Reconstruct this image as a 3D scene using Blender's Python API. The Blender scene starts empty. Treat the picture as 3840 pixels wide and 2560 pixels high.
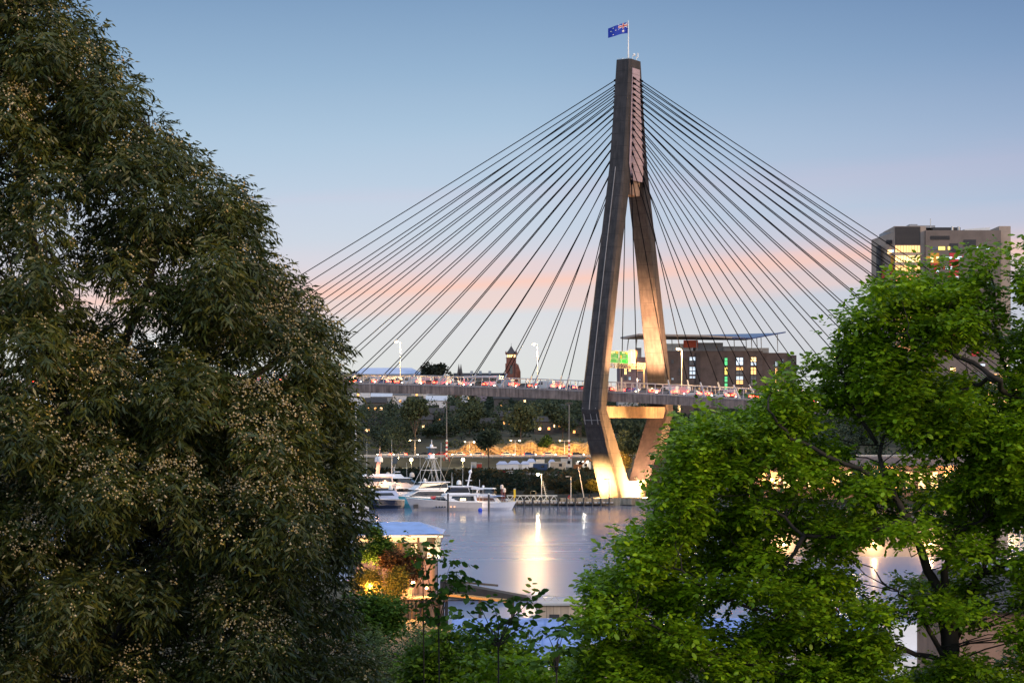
import bpy, math, random
import numpy as np
from mathutils import Vector, Matrix
R = math.radians
PI = math.pi
scene = bpy.context.scene
C = scene.collection
# ------------------------------------------------------------------ camera
F, HZ, CAMH = 8250.0, 1605.0, 20.5      # focal length and horizon row in photo pixels, eye height above the water
cam = bpy.data.cameras.new('camera'); camo = bpy.data.objects.new('camera', cam); C.objects.link(camo)
cam.sensor_width = 36.0; cam.lens = 36.0 * F / 3840.0
cam.shift_y = (HZ - 1280.0) / 3840.0
cam.clip_start = 0.5; cam.clip_end = 12000.0
camo.location = (0, 0, CAMH); camo.rotation_euler = (R(90), 0, 0)
scene.camera = camo
# ------------------------------------------------------------------ sky
w = bpy.data.worlds.new('World'); scene.world = w; w.use_nodes = True
nt = w.node_tree; nt.nodes.clear()
def wn(t, **k):
    n = nt.nodes.new(t)
    for a, b in k.items(): setattr(n, a, b)
    return n
def wl(a, b): nt.links.new(a, b)
def wmath(op, a, b=None):
    n = wn('ShaderNodeMath', operation=op)
    for i, s in enumerate((a, b)):
        if s is None: continue
        if isinstance(s, (int, float)): n.inputs[i].default_value = s
        else: wl(s, n.inputs[i])
    return n.outputs[0]
def s2l(c):
    return tuple(((v / 255.0 / 12.92) if v <= 10 else ((v / 255.0 + .055) / 1.055) ** 2.4) for v in c)
def ramp(node, stops):
    e = node.color_ramp.elements
    while len(e) > 1: e.remove(e[-1])
    e[0].position = stops[0][0]; e[0].color = (*stops[0][1], 1)
    for p, c in stops[1:]:
        x = e.new(p); x.color = (*c, 1)
tc = wn('ShaderNodeTexCoord'); sp = wn('ShaderNodeSeparateXYZ'); wl(tc.outputs['Generated'], sp.inputs[0])
az = wmath('ARCTAN2', sp.outputs['X'], sp.outputs['Y'])
hor = wmath('SQRT', wmath('ADD', wmath('MULTIPLY', sp.outputs['X'], sp.outputs['X']), wmath('MULTIPLY', sp.outputs['Y'], sp.outputs['Y'])))
el = wmath('DIVIDE', sp.outputs['Z'], wmath('MAXIMUM', hor, 0.05))
# base gradient by elevation (tan) 0 .. 1
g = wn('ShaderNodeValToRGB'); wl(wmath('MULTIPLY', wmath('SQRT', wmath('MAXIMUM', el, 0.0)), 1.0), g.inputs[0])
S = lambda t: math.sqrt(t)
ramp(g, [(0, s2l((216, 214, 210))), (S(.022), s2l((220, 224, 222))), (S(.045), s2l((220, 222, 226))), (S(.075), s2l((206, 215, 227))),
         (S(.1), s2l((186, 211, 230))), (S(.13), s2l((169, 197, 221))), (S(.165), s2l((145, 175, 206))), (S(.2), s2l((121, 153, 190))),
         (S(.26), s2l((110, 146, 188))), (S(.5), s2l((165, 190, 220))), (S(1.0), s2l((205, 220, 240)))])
# darker, more violet to the right
azr = wmath('MULTIPLY', wmath('ADD', az, 0.0), 4.0)
gm = wn('ShaderNodeMix', data_type='RGBA', blend_type='MULTIPLY'); gm.clamp_factor = True
wl(wmath('MAXIMUM', wmath('MINIMUM', azr, 1.0), 0.0), gm.inputs[0]); wl(g.outputs[0], gm.inputs[6]); gm.inputs[7].default_value = (0.75, 0.77, 0.86, 1)
# pink cloud streaks, long and slightly tilted
elt = wmath('SUBTRACT', el, wmath('MULTIPLY', az, 0.055))
cmb = wn('ShaderNodeCombineXYZ'); wl(wmath('MULTIPLY', az, 5.0), cmb.inputs[0]); wl(wmath('MULTIPLY', elt, 55.0), cmb.inputs[1])
n1 = wn('ShaderNodeTexNoise'); n1.inputs['Scale'].default_value = 1.0; n1.inputs['Detail'].default_value = 4; n1.inputs['Roughness'].default_value = .55
wl(cmb.outputs[0], n1.inputs['Vector'])
eld = wmath('ADD', elt, wmath('MULTIPLY', wmath('SUBTRACT', n1.outputs[0], 0.5), 0.016))
pk = wn('ShaderNodeValToRGB'); wl(wmath('MULTIPLY', eld, 5.0), pk.inputs[0])
bw = lambda v: (v, v, v)
ramp(pk, [(0, bw(0)), (.255, bw(.02)), (.28, bw(.55)), (.312, bw(.5)), (.33, bw(.98)), (.35, bw(.85)), (.372, bw(.5)), (.4, bw(.3)), (.45, bw(.14)), (.49, bw(.2)), (.535, bw(.26)), (.57, bw(.12)), (.7, bw(.04)), (.8, bw(0)), (1, bw(0))])
pc = wn('ShaderNodeValToRGB'); wl(wmath('MULTIPLY', eld, 5.0), pc.inputs[0])
ramp(pc, [(0, s2l((255, 226, 212))), (.335, s2l((255, 202, 184))), (.4, s2l((238, 205, 212))), (.54, s2l((232, 190, 208))), (1, s2l((200, 170, 205)))])
n2 = wn('ShaderNodeTexNoise'); n2.inputs['Scale'].default_value = .55; n2.inputs['Detail'].default_value = 2; wl(cmb.outputs[0], n2.inputs['Vector'])
pm = wn('ShaderNodeMix', data_type='RGBA'); wl(wmath('MULTIPLY', pk.outputs[0], wmath('ADD', n2.outputs[0], .35)), pm.inputs[0])
pm.clamp_factor = True
wl(gm.outputs[2], pm.inputs[6]); wl(pc.outputs[0], pm.inputs[7])
nish = wn('ShaderNodeTexSky'); nish.sky_type = 'NISHITA'; nish.sun_disc = False
SUN_EL, SUN_AZ = R(5), R(125)            # the afterglow behind the camera, to the right
nish.sun_elevation = SUN_EL; nish.sun_rotation = SUN_AZ
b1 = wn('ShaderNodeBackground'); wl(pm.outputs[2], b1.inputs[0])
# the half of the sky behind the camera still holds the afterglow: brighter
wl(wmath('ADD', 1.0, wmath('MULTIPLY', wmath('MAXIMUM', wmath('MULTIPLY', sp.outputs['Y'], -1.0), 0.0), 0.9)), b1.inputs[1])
b2 = wn('ShaderNodeBackground'); wl(nish.outputs[0], b2.inputs[0]); b2.inputs[1].default_value = 0.008
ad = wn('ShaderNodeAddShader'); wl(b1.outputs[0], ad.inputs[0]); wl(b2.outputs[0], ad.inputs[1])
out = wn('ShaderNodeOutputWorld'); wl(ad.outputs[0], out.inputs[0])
# ------------------------------------------------------------------ afterglow as one weak, very soft sun
sl = bpy.data.lights.new('sun', 'SUN'); so = bpy.data.objects.new('sun', sl); C.objects.link(so)
sl.energy = 2.3; sl.angle = R(14); sl.color = (1.0, .74, .48)
sd = Vector((math.sin(SUN_AZ) * math.cos(R(16)), math.cos(SUN_AZ) * math.cos(R(16)), math.sin(R(16))))
so.rotation_euler = sd.to_track_quat('Z', 'Y').to_euler()
vs = scene.view_settings; vs.view_transform = 'Standard'; vs.look = 'None'; vs.exposure = 0.0; vs.gamma = 1.0
cy = scene.cycles
cy.use_denoising = True; cy.max_bounces = 6; cy.diffuse_bounces = 2; cy.glossy_bounces = 3; cy.transmission_bounces = 4
cy.sample_clamp_indirect = 4.0; cy.caustics_reflective = False; cy.caustics_refractive = False
rng = np.random.default_rng(7); random.seed(7)
# ------------------------------------------------------------------ helpers
def P3(px, py, Y): return Vector(((px - 1920) / F * Y, Y, CAMH + (HZ - py) / F * Y))
def PX(px, Y): return (px - 1920) / F * Y
def PZ(py, Y): return CAMH + (HZ - py) / F * Y
MATS = {}
def M(name, col, rough=.6, var=.18, scale=1.5, metal=0.0, emit=None, es=0.0, bump=0.0, streak=False, spec=.5):
    if name in MATS: return MATS[name]
    m = bpy.data.materials.new(name); m.use_nodes = True; t = m.node_tree; b = t.nodes['Principled BSDF']
    b.inputs['Roughness'].default_value = rough; b.inputs['Metallic'].default_value = metal
    b.inputs['Specular IOR Level'].default_value = spec
    b.inputs['Base Color'].default_value = (*col, 1)
    if var:
        tx = t.nodes.new('ShaderNodeTexCoord'); n = t.nodes.new('ShaderNodeTexNoise'); n.inputs['Scale'].default_value = scale; n.inputs['Detail'].default_value = 6
        n.inputs['Roughness'].default_value = .65
        if streak:
            mp = t.nodes.new('ShaderNodeMapping'); mp.inputs['Scale'].default_value = (1, 1, .12); t.links.new(tx.outputs['Object'], mp.inputs[0]); t.links.new(mp.outputs[0], n.inputs['Vector'])
        else: t.links.new(tx.outputs['Object'], n.inputs['Vector'])
        r = t.nodes.new('ShaderNodeValToRGB'); t.links.new(n.outputs[0], r.inputs[0])
        ramp(r, [(.28, tuple(max(0, c * (1 - 1.6 * var)) for c in col)), (.5, col), (.72, tuple(min(1, c * (1 + 1.1 * var)) for c in col))])
        t.links.new(r.outputs[0], b.inputs['Base Color'])
        if bump:
            bp = t.nodes.new('ShaderNodeBump'); bp.inputs['Strength'].default_value = bump; t.links.new(n.outputs[0], bp.inputs['Height']); t.links.new(bp.outputs[0], b.inputs['Normal'])
    if emit:
        b.inputs['Emission Color'].default_value = (*emit, 1); b.inputs['Emission Strength'].default_value = es
    MATS[name] = m; return m
def concrete(name, col, joint=3.45, dark=.45, st=.5):
    """cast concrete with lift joints, blotches and run-off streaks"""
    m = M(name, col, .85, 0); t = m.node_tree; b = t.nodes['Principled BSDF']; L = t.links.new
    tx = t.nodes.new('ShaderNodeTexCoord'); sx = t.nodes.new('ShaderNodeSeparateXYZ'); L(tx.outputs['Object'], sx.inputs[0])
    n = t.nodes.new('ShaderNodeTexNoise'); n.inputs['Scale'].default_value = .35; n.inputs['Detail'].default_value = 8; n.inputs['Roughness'].default_value = .7; L(tx.outputs['Object'], n.inputs['Vector'])
    mp = t.nodes.new('ShaderNodeMapping'); mp.inputs['Scale'].default_value = (1.6, 1.6, .09); L(tx.outputs['Object'], mp.inputs[0])
    n2 = t.nodes.new('ShaderNodeTexNoise'); n2.inputs['Scale'].default_value = 1; n2.inputs['Detail'].default_value = 5; L(mp.outputs[0], n2.inputs['Vector'])
    r = t.nodes.new('ShaderNodeValToRGB'); L(n.outputs[0], r.inputs[0])
    ramp(r, [(.3, tuple(c * .62 for c in col)), (.5, col), (.7, tuple(c * 1.4 for c in col))])
    r2 = t.nodes.new('ShaderNodeValToRGB'); L(n2.outputs[0], r2.inputs[0]); ramp(r2, [(.35, (1 - st,) * 3), (.55, (1, 1, 1)), (.75, (1.25, 1.22, 1.18))])
    mx = t.nodes.new('ShaderNodeMix'); mx.data_type = 'RGBA'; mx.blend_type = 'MULTIPLY'; mx.inputs[0].default_value = 1; L(r.outputs[0], mx.inputs[6]); L(r2.outputs[0], mx.inputs[7])
    last = mx.outputs[2]
    if joint:
        md = t.nodes.new('ShaderNodeMath'); md.operation = 'MODULO'; L(sx.outputs['Z'], md.inputs[0]); md.inputs[1].default_value = joint
        lt = t.nodes.new('ShaderNodeMath'); lt.operation = 'LESS_THAN'; L(md.outputs[0], lt.inputs[0]); lt.inputs[1].default_value = .13
        m2 = t.nodes.new('ShaderNodeMix'); m2.data_type = 'RGBA'; L(lt.outputs[0], m2.inputs[0]); L(last, m2.inputs[6]); m2.inputs[7].default_value = (*[c * dark for c in col], 1); last = m2.outputs[2]
    L(last, b.inputs['Base Color'])
    bp = t.nodes.new('ShaderNodeBump'); bp.inputs['Strength'].default_value = .25; L(n.outputs[0], bp.inputs['Height']); L(bp.outputs[0], b.inputs['Normal'])
    return m
def leafmat(name, cols, trans=.3, rough=.55, spec=.12):
    if name in MATS: return MATS[name]
    m = bpy.data.materials.new(name); m.use_nodes = True; t = m.node_tree; b = t.nodes['Principled BSDF']; L = t.links.new
    ge = t.nodes.new('ShaderNodeNewGeometry'); r = t.nodes.new('ShaderNodeValToRGB')
    L(ge.outputs['Random Per Island'], r.inputs[0]); ramp(r, [((i + .0) / (len(cols) - 1), c) for i, c in enumerate(cols)])
    tx = t.nodes.new('ShaderNodeTexCoord'); n = t.nodes.new('ShaderNodeTexNoise'); n.inputs['Scale'].default_value = .9; n.inputs['Detail'].default_value = 2
    L(tx.outputs['Object'], n.inputs['Vector'])
    r2 = t.nodes.new('ShaderNodeValToRGB'); L(n.outputs[0], r2.inputs[0]); ramp(r2, [(.3, (.62, .66, .62)), (.5, (1, 1, 1)), (.7, (1.4, 1.3, 1.05))])
    mx = t.nodes.new('ShaderNodeMix'); mx.data_type = 'RGBA'; mx.blend_type = 'MULTIPLY'; mx.inputs[0].default_value = 1; L(r.outputs[0], mx.inputs[6]); L(r2.outputs[0], mx.inputs[7])
    L(mx.outputs[2], b.inputs['Base Color']); b.inputs['Roughness'].default_value = rough; b.inputs['Specular IOR Level'].default_value = spec
    if trans:
        tr = t.nodes.new('ShaderNodeBsdfTranslucent'); L(mx.outputs[2], tr.inputs[0]); ms = t.nodes.new('ShaderNodeMixShader'); ms.inputs[0].default_value = trans
        L(b.outputs[0], ms.inputs[1]); L(tr.outputs[0], ms.inputs[2]); L(ms.outputs[0], t.nodes['Material Output'].inputs[0])
    MATS[name] = m; return m
def glow(name, col, s): return M(name, tuple(min(1, c) for c in col), .5, 0, emit=col, es=s)
def link(name, me, mat, parent=None, smooth=False):
    o = bpy.data.objects.new(name, me); C.objects.link(o)
    if mat is not None: me.materials.append(mat)
    if parent is not None: o.parent = parent
    if smooth: me.polygons.foreach_set('use_smooth', [True] * len(me.polygons))
    return o
class MB:
    def __init__(s): s.v = []; s.f = []
    def add(s, v, f):
        o = len(s.v); s.v += [tuple(x) for x in v]; s.f += [tuple(i + o for i in q) for q in f]; return s
    def box(s, c, d, rz=0.0, ry=0.0):
        m = Matrix.Rotation(rz, 3, 'Z') @ Matrix.Rotation(ry, 3, 'Y'); c = Vector(c)
        v = [c + m @ Vector((x * d[0] / 2, y * d[1] / 2, z * d[2] / 2)) for z in (-1, 1) for y in (-1, 1) for x in (-1, 1)]
        return s.add(v, [(0, 2, 3, 1), (4, 5, 7, 6), (0, 1, 5, 4), (2, 6, 7, 3), (0, 4, 6, 2), (1, 3, 7, 5)])
    def bb(s, x0, x1, y0, y1, z0, z1): return s.box(((x0 + x1) / 2, (y0 + y1) / 2, (z0 + z1) / 2), (x1 - x0, y1 - y0, z1 - z0))
    def loft(s, rings, cap=True):
        n = len(rings[0]); v = [p for r in rings for p in r]; f = []
        for k in range(len(rings) - 1):
            for i in range(n):
                j = (i + 1) % n; f.append((k * n + i, k * n + j, (k + 1) * n + j, (k + 1) * n + i))
        if cap: f.append(tuple(range(n - 1, -1, -1))); f.append(tuple((len(rings) - 1) * n + i for i in range(n)))
        return s.add(v, f)
    def tube(s, pts, r, n=6, cap=True):
        pts = [Vector(p) for p in pts]; rr = r if isinstance(r, (list, tuple)) else [r] * len(pts); rings = []
        for i, p in enumerate(pts):
            d = (pts[min(i + 1, len(pts) - 1)] - pts[max(i - 1, 0)]).normalized()
            a = d.cross(Vector((0, 0, 1)) if abs(d.z) < .95 else Vector((1, 0, 0))).normalized(); b = d.cross(a)
            rings.append([p + (a * math.cos(2 * PI * k / n) + b * math.sin(2 * PI * k / n)) * rr[i] for k in range(n)])
        return s.loft(rings, cap)
    def beam(s, p, q, wd, h=None):
        p, q = Vector(p), Vector(q); h = h or wd; d = (q - p).normalized()
        a = d.cross(Vector((0, 0, 1)) if abs(d.z) < .95 else Vector((1, 0, 0))).normalized() * wd / 2; b = d.cross(a).normalized() * h / 2
        return s.loft([[x - a - b, x + a - b, x + a + b, x - a + b] for x in (p, q)])
    def prism(s, poly, axis, a, b):
        """polygon in the plane across axis ('x','y','z'), extruded a..b"""
        def pt(u, v, c): return {'x': (c, u, v), 'y': (u, c, v), 'z': (u, v, c)}[axis]
        return s.loft([[pt(u, v, c) for u, v in poly] for c in (a, b)])
    def ball(s, c, r, n=10, m=6, zs=1.0, z0=-1.0):
        c = Vector(c); rings = []
        for k in range(m + 1):
            t = math.asin(max(-1, z0)) + (PI / 2 - math.asin(max(-1, z0))) * k / m
            q = max(math.cos(t), .03) * r
            rings.append([c + Vector((q * math.cos(2 * PI * i / n), q * math.sin(2 * PI * i / n), math.sin(t) * r * zs)) for i in range(n)])
        return s.loft(rings)
    def build(s, name, mat, parent=None, smooth=False, loc=None):
        me = bpy.data.meshes.new(name); me.from_pydata(s.v, [], s.f)
        import bmesh
        bm = bmesh.new(); bm.from_mesh(me); bmesh.ops.recalc_face_normals(bm, faces=bm.faces); bm.to_mesh(me); bm.free()
        o = link(name, me, mat, parent, smooth)
        if loc is not None: o.location = loc
        return o
def tag(o, label=None, cat=None, group=None, kind=None):
    if label: o['label'] = label
    if cat: o['category'] = cat
    if group: o['group'] = group
    if kind: o['kind'] = kind
    return o
def thing(name, label, cat, loc=(0, 0, 0), rz=0.0, group=None):
    o = bpy.data.objects.new(name, None); C.objects.link(o); o.empty_display_size = .5
    o.location = loc; o.rotation_euler = (0, 0, rz); return tag(o, label, cat, group)
def copy_tree(o, parent=None):
    c = o.copy(); C.objects.link(c)
    if parent is not None: c.parent = parent
    for ch in [x for x in bpy.data.objects if x.parent == o and x is not c]: copy_tree(ch, c)
    return c
def lamp(parent, loc, power, col, radius=.25, spot=None, aim=None, blend=.6):
    d = bpy.data.lights.new('light', 'SPOT' if spot else 'POINT'); d.energy = power; d.color = col; d.shadow_soft_size = radius
    o = bpy.data.objects.new('light', d); C.objects.link(o); o.parent = parent; o.location = loc
    if spot:
        d.spot_size = R(spot); d.spot_blend = blend
        o.rotation_euler = (Vector(aim) - Vector(loc)).to_track_quat('-Z', 'Y').to_euler()
    return o
def unit(a): return a / np.maximum(np.linalg.norm(a, axis=1, keepdims=True), 1e-9)
def quads_mesh(name, V, k, mat, parent=None):
    """V: (n,k,3) polygons of k corners"""
    n = len(V); me = bpy.data.meshes.new(name)
    me.vertices.add(n * k); me.vertices.foreach_set('co', np.ascontiguousarray(V, dtype=np.float32).ravel())
    me.loops.add(n * k); me.loops.foreach_set('vertex_index', np.arange(n * k, dtype=np.int32))
    me.polygons.add(n); me.polygons.foreach_set('loop_start', np.arange(0, n * k, k, dtype=np.int32))
    me.polygons.foreach_set('loop_total', np.full(n, k, dtype=np.int32))
    me.update(); me.validate()
    return link(name, me, mat, parent)
def leaf_polys(P, D, N, Ln, Wd, shape):
    D = unit(D); Sd = unit(np.cross(D, N)); N = np.cross(Sd, D); L = Ln[:, None]; W = Wd[:, None] / 2
    if shape == 'lance':
        return np.stack([P, P + D * L * .45 + Sd * W - N * L * .04, P + D * L - N * L * .16, P + D * L * .4 - Sd * W - N * L * .04], 1)
    return np.stack([P, P + D * L * .3 + Sd * W * .9, P + D * L * .7 + Sd * W * .8 - N * L * .05, P + D * L - N * L * .12, P + D * L * .7 - Sd * W * .8 - N * L * .05, P + D * L * .3 - Sd * W * .9], 1)
def rnd_dir(n): return unit(rng.normal(size=(n, 3)))
def in_poly(x, y, poly):
    c = False; j = len(poly) - 1
    for i in range(len(poly)):
        xi, yi = poly[i]; xj, yj = poly[j]
        if (yi > y) != (yj > y) and x < (xj - xi) * (y - yi) / (yj - yi) + xi: c = not c
        j = i
    return c
def edge_dist(x, y, poly):
    b = 1e9
    for i in range(len(poly)):
        ax, ay = poly[i - 1]; bx, by = poly[i]; dx, dy = bx - ax, by - ay
        t = max(0, min(1, ((x - ax) * dx + (y - ay) * dy) / max(dx * dx + dy * dy, 1e-9)))
        b = min(b, math.hypot(x - ax - t * dx, y - ay - t * dy))
    return b
# ------------------------------------------------------------------ ground, water, roads
def sm(a, b, x):
    t = max(0.0, min(1.0, (x - a) / (b - a))); return t * t * (3 - 2 * t)
def lerp_tab(tab, x):
    if x <= tab[0][0]: return tab[0][1]
    for (a, va), (b, vb) in zip(tab, tab[1:]):
        if x <= b: return va + (vb - va) * (x - a) / (b - a)
    return tab[-1][1]
def near_shore(x): return 204 + 66 * (1 - sm(-14, -6, x)) + 4 * sm(8, 30, x)
def far_shore(x): return 620 - 30 * sm(3, 12, x)
HILL = [(0, 1.6), (20, 3.6), (52, 8), (88, 8.2), (98, 11), (118, 11), (126, 13)]
def ground_z(x, y):
    ys, yf = near_shore(x), far_shore(x)
    if y < ys: return lerp_tab([(-200, 20), (0, 17.2), (14, 12.5), (40, 6.5), (100, 3.2), (160, 2.0), (400, 1.7)], y)
    if y < ys + 3: return 1.8 - 6 * (y - ys) / 3
    if y < yf - 1.5: return -4.2
    if y < yf: return -4.2 + 5.6 * (y - yf + 1.5) / 1.5
    z = lerp_tab([(590, 1.5), (622, 2.0), (640, 3.6), (672, 7.6), (708, 8.0), (714, 10.9), (738, 11.0)], y)
    if y > 738:
        cl = sm(-22, -17, x) * (1 - sm(42, 60, x))
        z = 11 + cl * 4.2 * sm(740, 743, y) + sm(738, 800, y) * (6 - 2 * cl) + sm(780, 990, y) * 14 + sm(1000, 1400, y) * 3
        z += 1.5 * math.sin(x * .05 + y * .02) * sm(760, 850, y)
    return z
xs = sorted(set([-4000, -2500, -1500, -900, -600, -400, -300, -240] + list(range(-200, 260, 4)) + [280, 320, 400, 600, 900, 1500, 2500, 4000] + [-14, -12.5, -11, -9.5, -7, 3.5, 5, 6.5, 9]))
ys_ = sorted(set([-300, -100, -40, -10] + list(range(0, 60, 5)) + list(range(60, 200, 10)) + list(np.arange(200, 216, 1.0)) + list(np.arange(262, 278, 1.0)) + [240, 330, 420, 520, 570] +
       list(np.arange(584, 626, 1.0)) + list(range(626, 700, 6)) + [706, 708, 710, 712, 714, 718, 726, 734, 738, 739, 740, 741, 742, 743, 744, 748] + list(range(752, 1010, 8)) + [1030, 1060, 1100, 1200, 1400, 2000, 3500, 6000, 9000]))
xs = [float(a) for a in xs]; ys_ = [float(a) for a in ys_]
gv = [(x, y, ground_z(x, y)) for y in ys_ for x in xs]; nx = len(xs)
gf = [(j * nx + i, j * nx + i + 1, (j + 1) * nx + i + 1, (j + 1) * nx + i) for j in range(len(ys_) - 1) for i in range(nx - 1)]
gm_ = M('earth', (.065, .06, .035), .95, .45, .12, bump=.3)
o = MB().add(gv, gf).build('ground', gm_); tag(o, kind='structure')
# sandstone cutting behind the road: its own ragged sheet in front of the step
cv = []; cf = []; cx = np.arange(-22, 62, .7); rows = 9
for i, x in enumerate(cx):
    top = 15.4 + .7 * math.sin(x * .31) + .5 * math.sin(x * .9 + 2) - 2.2 * sm(44, 60, x) - 2.5 * (1 - sm(-22, -12, x))
    for k in range(rows):
        q = k / (rows - 1); cv.append((x + .25 * rng.random(), 739.2 + 1.2 * q + .5 * math.sin(x * 1.3 + k * 2.1) * .5 + .35 * rng.random() + (2.2 if k == rows - 1 else 0), 10.6 + (top - 10.6) * q))
for i in range(len(cx) - 1):
    for k in range(rows - 1): a = i * rows + k; cf.append((a, a + rows, a + rows + 1, a + 1))
rock = M('sandstone', (.30, .20, .09), .9, .62, 1.1, bump=1.0, streak=True)
tag(MB().add(cv, cf).build('cliff', rock), kind='structure')
# water: one sheet to the horizon (the land stands above it)
wm = bpy.data.materials.new('water'); wm.use_nodes = True; t = wm.node_tree; b = t.nodes['Principled BSDF']; L = t.links.new
b.inputs['Base Color'].default_value = (.16, .20, .33, 1); b.inputs['IOR'].default_value = 1.45; b.inputs['Specular IOR Level'].default_value = .9
tx = t.nodes.new('ShaderNodeTexCoord'); mp = t.nodes.new('ShaderNodeMapping'); mp.inputs['Scale'].default_value = (.012, .05, 1); L(tx.outputs['Object'], mp.inputs[0])
n = t.nodes.new('ShaderNodeTexNoise'); n.inputs['Scale'].default_value = 1; n.inputs['Detail'].default_value = 5; L(mp.outputs[0], n.inputs['Vector'])
r = t.nodes.new('ShaderNodeMapRange'); L(n.outputs[0], r.inputs[0]); r.inputs[1].default_value = .35; r.inputs[2].default_value = .65; r.inputs[3].default_value = -45; r.inputs[4].default_value = 45
# a wind line: glassy water in the lee of the yachts, ruffled water on the near side of it
sx = t.nodes.new('ShaderNodeSeparateXYZ'); L(tx.outputs['Object'], sx.inputs[0]); a_ = t.nodes.new('ShaderNodeMath'); L(sx.outputs['Y'], a_.inputs[0]); L(r.outputs[0], a_.inputs[1])
r3 = t.nodes.new('ShaderNodeMapRange'); L(a_.outputs[0], r3.inputs[0]); r3.interpolation_type = 'SMOOTHSTEP'; r3.inputs[1].default_value = 330; r3.inputs[2].default_value = 560; r3.inputs[3].default_value = .29; r3.inputs[4].default_value = .10
L(r3.outputs[0], b.inputs['Roughness'])
mp2 = t.nodes.new('ShaderNodeMapping'); mp2.inputs['Scale'].default_value = (.12, .8, 1); L(tx.outputs['Object'], mp2.inputs[0])
n2 = t.nodes.new('ShaderNodeTexNoise'); n2.inputs['Scale'].default_value = .6; n2.inputs['Detail'].default_value = 3; L(mp2.outputs[0], n2.inputs['Vector'])
bp = t.nodes.new('ShaderNodeBump'); bp.inputs['Strength'].default_value = .22; bp.inputs['Distance'].default_value = .16; L(n2.outputs[0], bp.inputs['Height']); L(bp.outputs[0], b.inputs['Normal'])
MATS['water'] = wm
tag(MB().add([(-4000, 100, 0), (4000, 100, 0), (4000, 700, 0), (-4000, 700, 0)], [(0, 1, 2, 3)]).build('water', wm), kind='structure')
asphalt = M('asphalt', (.055, .055, .06), .8, .25, .5)
white = M('white_paint', (.78, .78, .76), .45, .06, 1.0)
steel = M('galvanised_steel', (.5, .5, .5), .5, .12, 1.0, metal=.4)
dark = M('dark_steel', (.03, .03, .035), .5, .2)
timber = M('timber', (.10, .075, .055), .85, .35, 1.2, streak=True)
# the shore road: asphalt, lane line, edge line (separate sheets)
tag(MB().bb(-300, 300, 715, 737, 10.9, 11.06).build('shore_road', asphalt), kind='structure')
mk = MB()
for k in range(-40, 60): mk.bb(k * 5.0, k * 5.0 + 2.2, 725.9, 726.05, 11.064, 11.07)
mk.bb(-300, 300, 715.6, 715.8, 11.064, 11.07); mk.bb(-300, 300, 736.0, 736.2, 11.064, 11.07)
tag(mk.build('road_markings', white), kind='structure')
gr = thing('guard_rail', 'long steel guard rail along the shore side of the lit road below the hill', 'guard rail', (0, 714.4, 8))
m = MB()
for k in range(-60, 80): m.bb(k * 3.2 - .06, k * 3.2 + .06, -.06, .06, 0, 3.9)
for z in (3.75, 3.35): m.bb(-190, 250, -.17, -.07, z - .13, z + .13)
m.build('rail', steel, gr)
tag(MB().bb(-300, 300, 713.7, 714.2, 7.6, 10.85).build('retaining_wall', M('dark_concrete', (.13, .13, .14), .9, .25, .3)), 'low dark retaining wall holding up the road behind the yard', 'wall')
# quay under the pylon
conc_q = concrete('quay_concrete', (.30, .26, .20), 0)
tag(MB().bb(13, 62, 585.6, 592.2, -2.5, 1.75).build('quay', conc_q), kind='structure')
# ------------------------------------------------------------------ the cable-stayed bridge (local axes: x along the deck, y across, z up)
TH = R(30); BX, BY = 31.8, 600.0; ct, st_ = math.cos(TH), math.sin(TH)
def BP(s, u, z): return Vector((BX + s * ct + u * st_, BY - s * st_ + u * ct, z))
def dz(s): return 34.8 - 1.45e-4 * (s + 170) ** 2 - .45
bridge = thing('cable_stayed_bridge', 'long cable stayed road bridge with one tall diamond shaped concrete pylon', 'bridge', (BX, BY, 0), -TH)
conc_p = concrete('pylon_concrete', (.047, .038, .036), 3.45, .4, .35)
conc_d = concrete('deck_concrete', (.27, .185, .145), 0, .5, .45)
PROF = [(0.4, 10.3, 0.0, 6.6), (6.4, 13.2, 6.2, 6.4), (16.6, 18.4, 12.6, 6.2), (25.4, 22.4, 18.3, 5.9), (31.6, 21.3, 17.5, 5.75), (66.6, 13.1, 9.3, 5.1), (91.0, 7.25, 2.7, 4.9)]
def leg(sg):
    m = MB(); rings = []
    for z, uo, ui, wa in PROF:
        if z < 1: ui = uo - 7.0
        h = wa / 2; c = .55
        rings.append([(-h + c, sg * uo, z), (h - c, sg * uo, z), (h, sg * (uo - c), z), (h, sg * (ui + c * .5), z), (h - c * .5, sg * ui, z), (-h + c * .5, sg * ui, z), (-h, sg * (ui + c * .5), z), (-h, sg * (uo - c), z)])
    return m.loft(rings)
for sg in (-1, 1):
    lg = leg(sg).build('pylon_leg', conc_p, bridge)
    # drain pipe up the middle of the outer face
    m = MB()
    for (z0, u0, _, _), (z1, u1, _, _) in zip(PROF[3:], PROF[4:]): m.beam((-.25, sg * (u0 + .05), z0), (-.25, sg * (u1 + .05), z1), .16)
    m.build('drain_pipe', M('pale_pipe', (.34, .30, .28), .7, .1), lg)
    m = MB()
    for a in (-2.2, -.2, 1.6): m.beam((a, sg * 22.36, 25.9), (a, sg * 20.9, 21.5), .14)
    m.beam((-2.4, sg * 21.25, 22.6), (2.4, sg * 21.25, 22.6), .12)
    m.build('ladder_rail', M('pale_pipe', ()), lg)
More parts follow.
